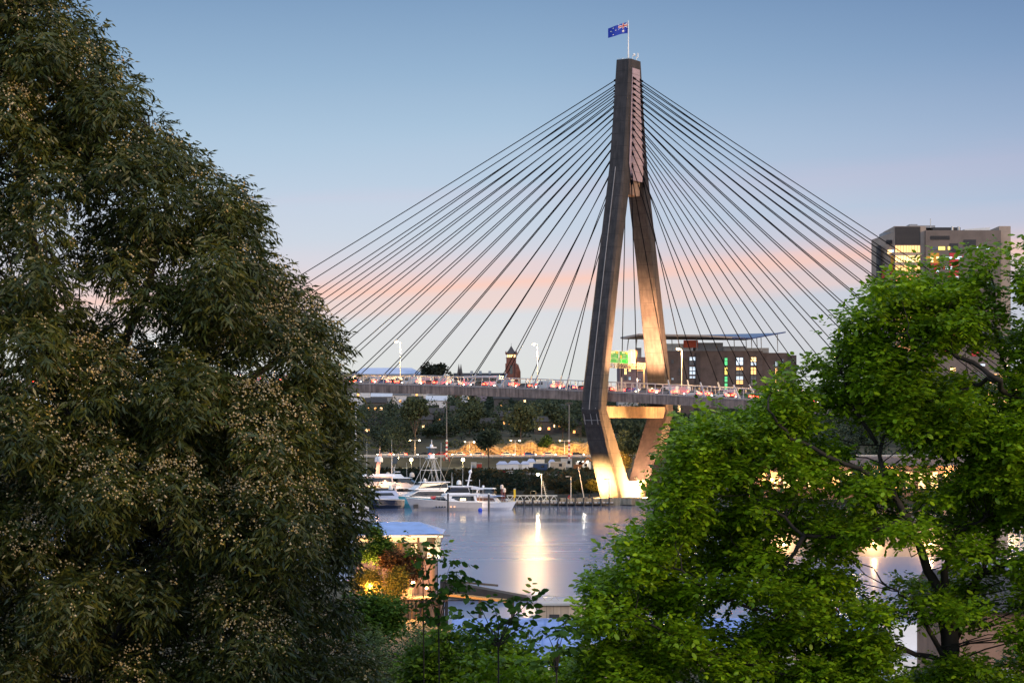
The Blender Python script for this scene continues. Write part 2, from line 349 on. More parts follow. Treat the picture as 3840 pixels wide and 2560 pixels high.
# merged head
m = MB(); rings = []
for z, uo, wa in ((90.9, 7.22, 4.88), (105, 5.2, 4.65), (120.6, 3.3, 4.5)):
    h = wa / 2; c = .5
    rings.append([(-h + c, -uo, z), (h - c, -uo, z), (h, -uo + c, z), (h, uo - c, z), (h - c, uo, z), (-h + c, uo, z), (-h, uo - c, z), (-h, -uo + c, z)])
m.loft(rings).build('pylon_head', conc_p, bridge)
m = MB().prism([(-2.72, 87.0), (2.72, 87.0), (3.9, 91.2), (-3.9, 91.2)], 'x', -2.0, 2.0).bb(-1.9, 1.9, -2.9, 2.9, 83.8, 87.0)
m.build('head_beam', concrete('warm_concrete', (.30, .20, .15), 0), bridge)
pane = M('anchor_panel_paint', (.40, .29, .31), .6, .1, .4)
for sg in (-1, 1):
    m = MB(); poly = [(-2.35, 118.2), (2.0, 118.2), (3.9, 92.0), (2.6, 87.6), (-3.6, 87.6), (-4.9, 92.0)]
    o0 = [(sg * (2.25 + (118.2 - z) * .0135 + .02), u, z) for u, z in poly]; o1 = [(x + sg * .14, u, z) for x, u, z in o0]
    m.loft([o0, o1] if sg > 0 else [o0, o1]).build('anchor_panel', pane, bridge)
    m = MB()
    for k in range(15): 
        z = 90 + k * 1.9; x = sg * (2.25 + (118.2 - z) * .0135 + .165); wl_ = 3.9 - (z - 92) * .072
        m.bb(x - .01, x + .01, -wl_ - .6, wl_ - .3, z, z + .07)
    m.build('panel_seam', M('panel_seam', (.10, .07, .07), .8, 0), bridge)
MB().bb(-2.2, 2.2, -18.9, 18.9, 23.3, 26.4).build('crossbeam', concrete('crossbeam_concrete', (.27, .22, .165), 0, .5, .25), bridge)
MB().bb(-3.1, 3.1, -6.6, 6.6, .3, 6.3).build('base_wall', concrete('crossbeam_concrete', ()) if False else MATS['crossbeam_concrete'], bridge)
MB().bb(-8, 8, -14, 14, .2, 1.9).build('plinth', conc_q, bridge)
# deck: slab, two edge girders, crossbeams
ss = [float(a) for a in range(-340, 181, 10)]
MB().loft([[(s, -16.3, dz(s) - .5), (s, 16.3, dz(s) - .5), (s, 16.3, dz(s)), (s, -16.3, dz(s))] for s in ss]).build('deck_slab', asphalt, bridge)
for sg in (-1, 1):
    MB().loft([[(s, sg * 15.3, dz(s) - 2.45), (s, sg * 16.7, dz(s) - 2.45), (s, sg * 16.85, dz(s) + .12), (s, sg * 15.3, dz(s) + .12)][::sg] for s in ss]).build('edge_girder', conc_d, bridge)
m = MB()
for s in range(-335, 180, 5): m.bb(s - .2, s + .2, -15.2, 15.2, dz(s) - 1.7, dz(s) - .52)
m.build('floor_beam', conc_d, bridge)
for sg in (-1, 1):
    rl = ps = MB()
    for s0 in ss[:-1]:
        a, c = s0, s0 + 10
        for u, z, t_ in ((16.15, 2.75, .2), (16.6, .32, .14), (16.9, -.02, .12), (16.45, .75, .06), (16.3, 1.7, .05)):
            rl.beam((a, sg * u, dz(a) + z), (c, sg * u, dz(c) + z), t_)
    for k in range(-146, 78):
        s = k * 2.3; ps.beam((s, sg * 16.7, dz(s) - .05), (s, sg * 16.15, dz(s) + 2.75), .12, .17)
    rl.build('railing', M('railing_steel', (.50, .43, .40), .5, .08), bridge)
for u in (-14.4, 14.4, -.6, .6):
    MB().loft([[(s, u - .25, dz(s) + .004), (s, u + .25, dz(s) + .004), (s, u + .15, dz(s) + .28), (s, u - .15, dz(s) + .28)] for s in ss]).build('traffic_barrier', conc_d, bridge)
m = MB()
for u in (-4.2, -7.6, -11.0, 4.2, 7.6, 11.0):
    for s in range(-330, 176, 9): m.add([(s, u - .07, dz(s) + .012), (s + 3, u - .07, dz(s + 3) + .012), (s + 3, u + .07, dz(s + 3) + .012), (s, u + .07, dz(s) + .012)], [(0, 1, 2, 3)])
tag(m.build('lane_marking', white, bridge), kind='stuff')
# stay cables: 16 a side in each of the two planes
CZ = [115.6, 114.2, 112.7, 111.2, 109.7, 108.3, 106.8, 105.3, 103.6, 101.9, 100.0, 97.8, 95.3, 92.0, 89.2, 87.4][::-1]
cab = M('cable_black', (.006, .006, .008), .8, 0, spec=.03); sock = M('cable_socket', (.42, .42, .44), .45, .1)
SR = [10.9 + 9.8 * k for k in range(11)]; SR += [SR[-1] + a for a in (8.6, 16.6, 23.6, 29.6, 34.6)]
for side in (-1, 1):
    for sg in (-1, 1):
        for k in range(16):
            s = (-(10.6 + 10.22 * k)) if side < 0 else SR[k]
            z = CZ[k]; u = sg * (2.05 + (115.6 - z) * .055)
            x0 = side * (2.3 + (118.2 - max(z, 88)) * .0135)
            p0 = Vector((x0, u, z)); p1 = Vector((s, sg * 16.35, dz(s) + .1)); d = (p1 - p0).normalized()
            pts = []; n = 10; Ln = (p1 - p0).length
            for i in range(n + 1):
                q = i / n; p = p0.lerp(p1, q); p.z -= 4 * q * (1 - q) * Ln * .004; pts.append(p)
            c_ = MB().tube(pts, .13, 6).build('stay_cable', cab, bridge)
            MB().tube([p1 - d * 4.2, p1 - d * 1.2, p1 + d * .3], [.19, .3, .38], 6).beam(p1 + Vector((-.7, 0, -.5)), p1 + Vector((.7, 0, -.5)), .8, .7).build('cable_socket', sock, c_)
            MB().tube([p0 - d * .3, p0 + d * 1.1], .3, 6).build('cable_sleeve', cab, c_)
# little fittings on the pylon head
m = MB().tube([(-.2, -3.1, 120.6), (-.2, -3.1, 121.0)], .1).beam((-2, -3.0, 120.9), (1.9, -3.0, 120.75), .12)
m.tube([(1.6, 1.6, 120.5), (1.6, 1.6, 121.6), (1.6, 2.4, 121.7), (1.6, 2.4, 122.9)], .17).tube([(1.4, -.4, 120.5), (1.4, -.4, 121.7), (1.4, .3, 121.9)], .1).ball((1.4, .5, 122.2), .42)
m.build('camera_mast', white, bridge)
# flag pole on top
fp = thing('flagpole', 'white flagpole on top of the bridge pylon flying a blue national flag with stars', 'flagpole', BP(0, -.2, 120.55), 0)
MB().tube([(0, 0, 0), (0, 0, 5.5), (0, 0, 11)], [.26, .17, .09], 8).build('pole', white, fp)
FW, FH = 5.9, 2.95
def fwarp(x, z):      # cloth carried left by the wind and drooping
    q = x / FW
    return Vector((-x * .93, .55 * math.sin(q * 7 + .6) * q + .12 * math.sin(x * 2.1 + z), 7.55 + z - 1.15 * q ** 1.15 * 1.25 + .10 * math.sin(q * 6) + (.22 * q if z < FH / 2 else -.1 * q)))
def fpatch(m, poly, off, n=6):
    """flat polygon in flag coordinates, cut into strips so it follows the cloth"""
    us = [p[0] for p in poly]; x0, x1 = min(us), max(us); k = max(1, int((x1 - x0) / .3))
    vs_ = []; 
    def span(x):
        zs = []
        for i in range(len(poly)):
            (a, za), (b_, zb) = poly[i - 1], poly[i]
            if a == b_:
                if abs(x - a) < 1e-6: zs += [za, zb]
            elif min(a, b_) - 1e-9 <= x <= max(a, b_) + 1e-9: zs.append(za + (zb - za) * (x - a) / (b_ - a))
        return min(zs), max(zs)
    cut = sorted(set([x0 + (x1 - x0) * i / k for i in range(k + 1)] + us))
    for sd_ in (-1, 1):
        v = []; f = []
        for x in cut:
            lo, hi = span(x)
            for i in range(n + 1):
                p = fwarp(x, lo + (hi - lo) * i / n); p.y += sd_ * off; v.append(p)
        for a in range(len(cut) - 1):
            for i in range(n): q = a * (n + 1) + i; f.append((q, q + 1, q + n + 2, q + n + 1))
        m.add(v, f)
    return m
fl = fpatch(MB(), [(0.06, 0), (FW, 0), (FW, FH), (.06, FH)], .004).build('flag', M('flag_blue', (.006, .035, .36), .7, .1), fp)
cw, ch = FW / 2, FH / 2; z0 = ch
m = MB()
fpatch(m, [(.06, z0 + ch / 2 - .26), (cw, z0 + ch / 2 - .26), (cw, z0 + ch / 2 + .26), (.06, z0 + ch / 2 + .26)], .012, 2)
fpatch(m, [(cw / 2 - .24, z0), (cw / 2 + .24, z0), (cw / 2 + .24, FH), (cw / 2 - .24, FH)], .012)
for za, zb in ((z0, FH), (FH, z0)):
    d_ = .17 * (1 if zb > za else -1)
    fpatch(m, [(.06, za - .0 + max(d_, -d_) * 0), (.06, za + d_), (cw, zb), (cw, zb - d_)], .009, 2)
m.build('white_cross', M('flag_white', (.85, .8, .68), .7, 0), fl)
m = MB(); fpatch(m, [(.06, z0 + ch / 2 - .14), (cw, z0 + ch / 2 - .14), (cw, z0 + ch / 2 + .14), (.06, z0 + ch / 2 + .14)], .02, 2); fpatch(m, [(cw / 2 - .13, z0), (cw / 2 + .13, z0), (cw / 2 + .13, FH), (cw / 2 - .13, FH)], .02)
m.build('red_cross', M('flag_red', (.55, .02, .02), .7, 0), fl)
for (sx_, sz_, r0, npt) in ((cw / 2, ch / 2, .44, 7), (cw * 1.5, FH * .83, .21, 7), (cw * 1.5, FH * .17, .21, 7), (cw * 1.25, FH * .56, .21, 7), (cw * 1.72, FH * .63, .21, 7), (cw * 1.62, FH * .46, .13, 5)):
    m = MB()
    for sd_ in (-1, 1):
        pts = []
        for i in range(npt * 2):
            a = PI / 2 + PI * i / npt; q = r0 if i % 2 == 0 else r0 * .5; p = fwarp(sx_ + q * math.cos(a), sz_ + q * math.sin(a)); p.y += sd_ * .02; pts.append(p)
        ce = fwarp(sx_, sz_); ce.y += sd_ * .02
        m.add([ce] + pts, [(0, i + 1, (i + 1) % (npt * 2) + 1) for i in range(npt * 2)])
    m.build('star', MATS['flag_white'], fl)
# ------------------------------------------------------------------ street lamps on the bridge
lampw = glow('sodium_lamp', (1.0, .62, .28), 45)
polem = M('lamp_pole', (.55, .50, .42), .5, .08)
posn = [(-209, 'farthest out over the long span'), (-164, 'on the long span behind the flowering tree'), (-119, 'just behind the edge of the flowering tree'), (-74, 'above the pale blue hall roof'),
        (-28.5, 'just right of the church tower'), (16, 'in front of the dark brick block'), (61, 'behind the first bough of the bright green tree'), (106, 'in front of the red panelled tower')]
for i, (s, wh) in enumerate(posn):
    o = thing('street_lamp', 'glowing street lamp on the bridge deck ' + wh, 'street lamp', BP(s, 0, dz(s)), -TH, 'street lamps on the bridge')
    MB().tube([(0, 0, 0), (0, 0, 11.6), (0, 0, 12.3)], [.14, .1, .08], 8).build('pole', polem, o)
    MB().tube([(0, 0, 12.2), (0, -1.0, 12.55), (0, -2.0, 12.6)], .06).build('arm', polem, o)
    MB().loft([[(a, y, z) for a, z in ((-.2 * k, 12.5), (.2 * k, 12.5), (.16 * k, 12.72), (-.16 * k, 12.72))] for y, k in ((-1.7, .7), (-2.1, 1.1), (-2.7, .8))]).build('head', polem, o)
    MB().ball((0, -2.2, 12.42), .36, 10, 6, .8).build('bulb', lampw, o)
    lamp(o, (0, -2.2, 11.9), 40000, (1, .62, .24), .45)
# ------------------------------------------------------------------ sign gantry across the deck (local x along the deck, y across)
gn = thing('sign_gantry', 'steel lattice sign gantry over the bridge lanes beside the pylon, carrying green road signs', 'gantry', BP(-3, 0, dz(-3)), -TH)
cream = M('gantry_paint', (.34, .27, .16), .5, .1)
m = MB(); zt, zb_ = 8.3, 6.7
for x in (-.5, .5):
    for z in (zt, zb_): m.beam((x, -15.2, z), (x, 15.2, z), .16)
for k in range(19):
    y = -15.2 + k * 1.69
    for x in (-.5, .5):
        m.beam((x, y, zb_), (x, y, zt), .09)
        if k < 18: m.beam((x, y, zb_ if k % 2 else zt), (x, y + 1.69, zt if k % 2 else zb_), .09)
m.build('truss', cream, gn)
for y in (-15.3, 15.3): MB().tube([(0, y, 0), (0, y, 8.4)], .26, 8).build('post', cream, gn)
grn = M('sign_green', (.004, .20, .04), .5, .05); grn2 = M('sign_bright_green', (.0, .33, .03), .5, .05)
def text(body, size, loc, mat, parent):
    cu = bpy.data.curves.new('text', 'FONT'); cu.body = body; cu.size = size; cu.align_x = 'CENTER'; cu.extrude = .01
    tmp = bpy.data.objects.new('lettering', cu); C.objects.link(tmp); me = bpy.data.meshes.new_from_object(tmp.evaluated_get(bpy.context.evaluated_depsgraph_get())); bpy.data.objects.remove(tmp)
    o = link('lettering', me, None, parent); me.materials.clear(); me.materials.append(mat)
    o.location = loc; o.rotation_euler = (PI / 2, 0, PI / 2); return o
wht = M('sign_white', (.42, .44, .38), .5, 0); orp = M('sign_orange', (.75, .28, .03), .5, 0)
for y0, y1, lines, shield in ((-14.5, -8.2, ('Airport',), 'A3'), (-7.6, -1.6, ('Parramatta', 'Burwood'), 'A4'), (-.9, 4.2, ('Balmain', 'Leichhardt'), 'A40')):
    sg_ = MB().bb(.62, .72, y0, y1, 7.9, 11.2).build('sign_panel', grn, gn)
    MB().bb(.725, .74, y0 + .2, y1 - .2, 8.0, 9.0).build('lane_panel', grn2 if y0 > -1 else grn, sg_)
    m = MB()
    for a, b_, c_, d_ in ((y0, y1, 11.12, 11.24), (y0, y1, 7.86, 7.98), (y0, y1, 9.03, 9.13)): m.bb(.70, .75, a, b_, c_, d_)
    for y in (y0, y1): m.bb(.70, .75, y - .07, y + .07, 7.86, 11.24)
    m.bb(.74, .76, y0 + 1.4, y1 - 2.0, 10.6, 10.95)
    yc = (y0 + y1) / 2
    for y in (y0 + .9, y1 - .9): m.bb(.745, .76, y - .07, y + .07, 8.15, 8.6).prism([(y - .25, 8.55), (y + .25, 8.55), (y, 8.92)], 'x', .745, .76)
    m.build('sign_border', wht, sg_)
    m = MB().bb(.74, .76, y1 - 1.5, y1 - .4, 10.5, 11.0).bb(.74, .76, y0 + .3, y0 + 1.2, 9.4, 10.1); m.build('route_shield', orp, sg_)
    for i, s in enumerate(lines): text(s, .62, (.75, yc + .55, 9.9 - i * .62), wht, sg_)
    for y in (y0 + 1, y1 - 1): MB().tube([(.5, y, 6.9), (2.0, y, 6.6)], .05).box((2.1, y, 6.6), (.3, .5, .2)).build('sign_light', cream, sg_)
m = MB().bb(.45, .6, 5.0, 9.5, 8.4, 11.4)
for k in range(6): m.bb(.6, .78, 5.0 + k * .86, 5.2 + k * .86, 8.4, 11.7)
m.build('blank_panel', M('sign_back', (.30, .21, .10), .5, .12), gn)
lamp(gn, (4.5, 0, 6.4), 260, (1, .72, .36), .4)
# ------------------------------------------------------------------ traffic on the bridge
tail = glow('tail_light', (1.0, .03, .012), 38); head_ = glow('head_light', (1.0, .82, .6), 22)
glass = M('dark_glass', (.012, .014, .018), .08, 0, spec=.8); tyre = M('tyre', (.02, .02, .02), .8, 0)
PAINT = {'white': (.7, .7, .68), 'silver': (.42, .43, .45), 'black': (.02, .02, .022), 'red': (.4, .02, .02), 'blue': (.03, .07, .24), 'grey': (.14, .14, .15)}
def vehicle(kind, colour, lit=True):
    pm_ = M('paint_' + colour, PAINT[colour], .25, .03); root = thing(kind, '', kind)
    if kind == 'car':
        L_, W, pr = 4.4, 1.8, [(-2.2, .35), (2.15, .35), (2.2, .7), (1.9, .85), (1.0, .95), (.35, 1.42), (-1.1, 1.45), (-1.9, 1.0), (-2.2, .92)]
        gl = [(.88, .97), (.33, 1.36), (-1.05, 1.38), (-1.7, 1.0)]; th = .78
    elif kind == 'van':
        L_, W, pr = 5.2, 2.0, [(-2.6, .4), (2.55, .4), (2.6, .9), (2.2, 1.15), (1.5, 2.1), (1.2, 2.3), (-2.5, 2.3), (-2.6, 2.2)]
        gl = [(2.0, 1.25), (1.42, 2.02), (.4, 2.02), (.4, 1.25)]; th = 1.0
    else:
        L_, W, pr = 11.5, 2.5, [(-5.75, .4), (5.7, .4), (5.75, 2.9), (5.5, 3.1), (-5.6, 3.1), (-5.75, 3.0)]
        gl = [(5.3, 1.5), (5.3, 2.6), (-5.3, 2.6), (-5.3, 1.5)]; th = 1.0
    MB().prism(pr, 'y', -W / 2, W / 2).build('body', pm_, root)
    MB().prism(gl, 'y', -W / 2 - .015, W / 2 + .015).build('window', glass, root)
    x0 = L_ / 2
    for x in (-x0 + .85, x0 - .9):
        for y in (-1, 1): MB().prism([(x + .34 * math.cos(a * PI / 5), .34 + .34 * math.sin(a * PI / 5)) for a in range(10)], 'y', y * W / 2 - .12, y * W / 2 + .04).build('wheel', tyre, root)
    for y in (-1, 1):
        MB().box((-x0 + .18, y * (W / 2 - .2), th), (.5, .46, .3)).build('tail_light', tail if lit else M('tail_lens', (.3, .01, .01), .3, 0), root)
        MB().box((x0 - .1, y * (W / 2 - .2), .7), (.3, .44, .24)).build('head_light', head_ if lit else M('pale_glass_lens', (.5, .5, .5), .2, 0), root)
    return root
protos = {}
ORD = ['first', 'second', 'third', 'fourth', 'fifth', 'sixth', 'seventh', 'eighth', 'ninth', 'tenth', 'eleventh', 'twelfth', 'thirteenth', 'fourteenth', 'fifteenth', 'sixteenth', 'seventeenth', 'eighteenth', 'nineteenth', 'twentieth', 'twenty-first']
def place_vehicle(kind, colour, loc, rz, label, group, lit=True):
    k = (kind, colour, lit)
    if k not in protos: o = protos[k] = vehicle(kind, colour, lit)
    else: o = copy_tree(protos[k])
    o.location = loc; o.rotation_euler = (0, 0, rz); tag(o, label, 'bus' if kind == 'city_bus' else kind, group); return o
rs = random.Random(3); USED = set()
lanes = [(-12.7, 'outer near lane', PI, 1), (-9.3, 'middle near lane', PI, 1), (-5.8, 'inner near lane', PI, 1), (6.0, 'far carriageway', 0, .8)]
for u, ln, hd, dens in lanes:
    for side in (-1, 1):
        for k in range(28 if side < 0 else 17):
            if k == 0 and side > 0: continue
            q = dens * (.7 if side < 0 and k > 12 else 1)
            if rs.random() > q: continue
            s = side * (7.5 * k + 3) + rs.uniform(-1.5, 1.5)
            kind = rs.choice(['car'] * 7 + ['van'] * 2 + (['city_bus'] if k % 4 == 1 and u > -12 else []))
            colour = rs.choice(['white', 'silver', 'black', 'black', 'grey', 'grey', 'red', 'blue']) if kind == 'car' else rs.choice(['white', 'silver', 'white'])
            if kind == 'city_bus': colour = 'white'
            kn = kind.replace('city_', ''); ai = max(0, int(round((abs(s) - .6) / 10.1)))
            wh = ('beside the pylon' if ai == 0 else f'{ORD[ai - 1]} stay anchor {"left" if side < 0 else "right"} of the pylon')
            lb = f'{colour} {kn} on the bridge, {ln}, {wh}'
            while lb in USED and kind == 'car':
                colour = rs.choice(list(PAINT)); lb = f'{colour} {kn} on the bridge, {ln}, {wh}'
            if lb in USED: continue
            USED.add(lb)
            place_vehicle(kind, colour, BP(s, u, dz(s) + .02), -TH + hd - math.atan(2 * 1.45e-4 * (s + 170)) * 0, f'{colour} {kn} on the bridge, {ln}, {wh}', 'traffic on the bridge')
# ------------------------------------------------------------------ skyline behind the bridge, left half
brick = M('red_brick', (.16, .06, .045), .85, .3, .8); slate = M('slate', (.05, .045, .05), .7, .2, .6)
litw = glow('lit_window', (1.0, .52, .18), 1.5); litb = glow('bright_window', (1.0, .62, .25), 3); litc = glow('cool_window', (.72, .86, 1.0), .75)
Yc = 1250.0; k_ = Yc / F
cz = 33.0
def off(px): return PX(px, Yc)
ch_ = thing('church_tower', 'square red brick church tower with lit belfry and pointed dark roof', 'church tower', (off(1917), Yc, cz))
zt = PZ(1343, Yc) - cz; hw = 2.8
MB().bb(-hw, hw, -hw, hw, 0, zt).build('tower_wall', brick, ch_)
m = MB()
for x in (-1, 1):
    for y in (-1, 1): m.bb(x * hw - .55, x * hw + .55, y * hw - .55, y * hw + .55, 0, zt - 3)
m.build('buttress', brick, ch_)
MB().bb(-hw - .25, hw + .25, -hw - .25, hw + .25, zt, zt + .3).bb(-2.5, 2.5, -2.5, 2.5, zt + .3, zt + 2.1).bb(-hw - .3, hw + .3, -hw - .3, hw + .3, zt + 2.1, zt + 2.5).build('belfry', brick, ch_)
for i in range(5): MB().bb(-2.2 + i * .96, -1.6 + i * .96, -2.58, -2.5, zt + .5, zt + 2.0).build('belfry_window', litb, ch_)
m = MB().bb(-.8, .8, -hw - .1, -hw - .02, zt - 9, zt - 4); m.build('arched_window', glass, ch_)
rf = MB().loft([[(x * a, y * a, z) for x, y in ((-1, -1), (1, -1), (1, 1), (-1, 1))] for a, z in ((3.2, zt + 2.5), (1.7, zt + 4.3), (.8, zt + 5.8), (.05, zt + 7.2))]).build('roof', slate, ch_)
MB().tube([(0, 0, zt + 7), (0, 0, zt + 8.6)], .1).build('finial', dark, rf)
m = MB()
for x in (-1, 1):
    for y in (-1, 1): m.loft([[(x * 3 + a * c_, y * 3 + b_ * c_, z) for a, b_ in ((-.5, -.5), (.5, -.5), (.5, .5), (-.5, .5))] for c_, z in ((.8, zt + 2.5), (.8, zt + 3.1), (.1, zt + 4.2))])
m.build('pinnacle', brick, ch_)
nv = thing('church_hall', 'long low church roof with vents running up to the brick tower', 'church', (off(1825), Yc + 4, cz))
Ln_ = (1968 - 1722) * k_
MB().bb(-Ln_ / 2, Ln_ / 2, 4, 16, 0, 15.6).build('wall', brick, nv)
zr = PZ(1396, Yc) - cz
rf = MB().prism([(3, 15.6), (17, 15.6), (10, zr)], 'x', -Ln_ / 2 - .5, Ln_ / 2 + .5).build('roof', slate, nv)
for px in (1767, 1800, 1836): MB().box((off(px) - off(1825), 9.2, zr + .3), (1.6, 1.6, 1.8)).build('vent', steel, rf)
for px in (1719, 1727): MB().loft([[(off(px) - off(1825) + a * c_, 6 + b_ * c_, z) for a, b_ in ((-.9, -.9), (.9, -.9), (.9, .9), (-.9, .9))] for c_, z in ((1, 15.6), (1, zr), (.05, zr + 5.2))]).build('turret', slate, nv)
MB().loft([[(off(1942) - off(1825) + a * c_, 2 + b_ * c_, z) for a, b_ in ((-1.6, -1.6), (1.6, -1.6), (1.6, 1.6), (-1.6, 1.6))] for c_, z in ((1, 0), (1, zr + .5), (.1, zr + 5))]).build('gable_turret', brick, nv)
# pale blue hall roof
Yh = 1000.0; hl = thing('sports_hall', 'long pale blue metal roofed hall showing above the bridge railing', 'hall', (PX(1450, Yh), Yh, 29.5))
bl = M('pale_blue_metal', (.42, .50, .70), .4, .06, .3); hx = lambda px: PX(px, Yh) - PX(1450, Yh); hz = lambda py: PZ(py, Yh) - 29.5
MB().bb(hx(1325), hx(1582), 2, 28, 0, hz(1400)).build('wall', M('cream_render', (.5, .48, .45), .8, .1), hl)
MB().loft([[(hx(1318), 0, hz(1402)), (hx(1590), 0, hz(1402)), (hx(1590), 30, hz(1402)), (hx(1318), 30, hz(1402))], [(hx(1358), 8, hz(1377)), (hx(1540), 8, hz(1377)), (hx(1540), 22, hz(1377)), (hx(1358), 22, hz(1377))]]).build('roof', bl, hl)
MB().tube([(hx(1579), -1, hz(1420)), (hx(1579), -1, hz(1372))], .2).build('chimney', steel, hl)
# ------------------------------------------------------------------ dark brick block with the folded canopy roof, right of the pylon
Yb = 860.0; kb = Yb / F
dk = M('dark_brick', (.085, .062, .058), .85, .3, .25); dk2 = M('darker_brick', (.05, .04, .04), .85, .2, .25)
gz = 16.0; bb_ = thing('brick_apartment_block', 'dark brick block with tall strip windows under a folded floating roof', 'building', (PX(2670, Yb), Yb, gz))
bx = lambda px: (px - 2670) * kb; bz = lambda py: PZ(py, Yb) - gz
MB().bb(bx(2495), bx(2860), 0, 26, 0, bz(1315)).build('wall', dk, bb_)
MB().bb(bx(2860), bx(2955), 1.5, 26, 0, bz(1322)).build('wall', dk, bb_)
MB().bb(bx(2955), bx(2992), 4, 26, 0, bz(1330)).build('wall', dk2, bb_)
MB().bb(bx(2325), bx(2495), 2, 26, 0, bz(1338)).build('wall', M('plum_brick', (.17, .115, .125), .85, .25, .25), bb_)
MB().bb(bx(2610), bx(2626), -.5, .2, 0, bz(1322)).bb(bx(2500), bx(2514), -.4, .2, 0, bz(1400)).build('pier', dk2, bb_)
gpt = M('grey_cladding', (.26, .27, .29), .6, .08)
MB().bb(bx(2612), bx(2715), 4, 20, bz(1315), bz(1283)).build('penthouse', gpt, bb_); MB().bb(bx(2715), bx(2800), 3, 20, bz(1315), bz(1297)).build('penthouse', gpt, bb_); MB().bb(bx(2800), bx(2890), 6, 22, bz(1322), bz(1302)).build('penthouse', gpt, bb_); MB().bb(bx(2388), bx(2408), 5, 12, bz(1338), bz(1302)).build('penthouse', gpt, bb_)
MB().bb(bx(2500), bx(2600), 6, 20, bz(1315), bz(1286)).build('penthouse_glazing', M('pale_glass', (.55, .6, .62), .2, .05), bb_)
MB().bb(bx(2566), bx(2620), 3.2, 3.8, bz(1302), bz(1274)).build('red_panel', M('red_panel', (.62, .09, .03), .5, .05), bb_)
solar = M('solar_blue', (.035, .06, .17), .25, .15, .6); soff = M('soffit', (.30, .25, .22), .7, .1)
def slab(pts_, t_): return [[(bx(x), y, bz(py)) for x, y, py in pts_], [(bx(x), y, bz(py) + t_) for x, y, py in pts_]]
cn = MB().loft(slab([(2336, -6, 1274), (2392, -9, 1261), (2640, -9, 1266), (2812, -6, 1275), (2812, 20, 1268), (2336, 20, 1262)], .7)).build('canopy', soff, bb_)
MB().loft(slab([(2490, -5, 1266), (2815, -8, 1273.5), (2937, -8, 1251), (2937, 24, 1243), (2490, 24, 1254)], .5)).build('solar_roof', solar, cn)
m = MB()
for px, p0, p1 in ((2352, 1268, 1312), (2384, 1262, 1310), (2522, 1268, 1312), (2614, 1268, 1312), (2755, 1272, 1312), (2800, 1275, 1312), (2820, 1268, 1314), (2840, 1266, 1300), (2856, 1262, 1316), (2917, 1250, 1318)): m.beam((bx(px), 0.5, bz(p1)), (bx(px + (5 if px < 2400 else -4)), -1.5, bz(p0) + .2), .3)
m.build('canopy_strut', steel, bb_)
louvf = M('window_frame', (.04, .04, .045), .5, 0)
def win(px0, px1, py0, py1, mat, y=-.06, parent=None, o_=None):
    o = MB().bb(bx(px0), bx(px1), y - .06, y + .04, bz(py1), bz(py0)).build('window', mat, parent or bb_); m = MB(); xm = (bx(px0) + bx(px1)) / 2; zm = bz(py1) * .4 + bz(py0) * .6
    for a, b_ in ((bx(px0), bx(px0)), (bx(px1), bx(px1)), (xm, xm)): m.bb(a - .1, b_ + .1, y - .14, y + .02, bz(py1), bz(py0))
    for z in (bz(py1), bz(py0), zm): m.bb(bx(px0), bx(px1), y - .13, y + .02, z - .09, z + .09)
    m.build('frame', louvf, o); return o
grw = glow('green_window', (.15, 1.0, .35), .9); yew = glow('yellow_window', (1.0, .75, .15), 1.6)
dimw = M('window_glass', (.10, .11, .13), .12, .3, .8)
for c0, c1, st in ((2585, 2608, [(1338, 1352, litc), (1353, 1368, dimw), (1375, 1389, litc), (1391, 1404, litc), (1409, 1418, litc)]),
                   (2717, 2728, [(1341, 1370, grw), (1376, 1405, yew), (1411, 1432, grw), (1436, 1466, grw), (1516, 1562, grw)]),
                   (2760, 2787, [(1340, 1369, litc), (1376, 1388, litw), (1390, 1405, dimw), (1410, 1424, litc), (1425, 1440, litw), (1520, 1560, litc)]),
                   (2815, 2836, [(1339, 1356, litb), (1357, 1370, litc), (1376, 1404, litw), (1408, 1424, dimw), (1426, 1444, dimw), (1520, 1600, litc)]),
                   (2908, 2917, [(1355, 1372, litc), (1378, 1404, litw), (1410, 1440, litw), (1530, 1550, litb)]), (2935, 2940, [(1345, 1362, litc), (1412, 1434, litw)]),
                   (2541, 2552, [(1515, 1544, litb)]), (2518, 2526, [(1348, 1362, dimw), (1416, 1424, litc)]), (2546, 2550, [(1380, 1392, litc), (1398, 1404, litc)])):
    for p0, p1, mt in st:
        y = 1.44 if 2860 < c0 < 2950 else -.06
        win(c0, c1, p0, p1, mt, y)
for c0, c1, p0, p1, mt in ((2342, 2351, 1379, 1404, litb), (2358, 2367, 1380, 1393, litb), (2388, 2415, 1386, 1391, litw), (2342, 2351, 1410, 1424, dimw), (2358, 2367, 1412, 1424, litc), (2390, 2404, 1420, 1425, litc),
                           (2340, 2380, 1500, 1512, dimw), (2382, 2396, 1500, 1514, litw), (2340, 2352, 1585, 1596, litb)): win(c0, c1, p0, p1, mt, 1.94)
# pale link building lower left of it, seen under the deck
lk = thing('concrete_office', 'low grey concrete building between the pylon legs below the crossbeam', 'building', (PX(2350, 800), 800, 13))
lx = lambda px: PX(px, 800) - PX(2350, 800); lz = lambda py: PZ(py, 800) - 13
MB().bb(lx(2318), lx(2392), 0, 14, 0, lz(1500)).build('wall', gpt, lk)
for a, b_, p0, p1, mt in ((2340, 2352, 1566, 1580, dimw), (2340, 2350, 1583, 1597, litw), (2366, 2376, 1570, 1590, dimw)): MB().bb(lx(a), lx(b_), -.08, .03, lz(p1), lz(p0)).build('window', mt, lk)
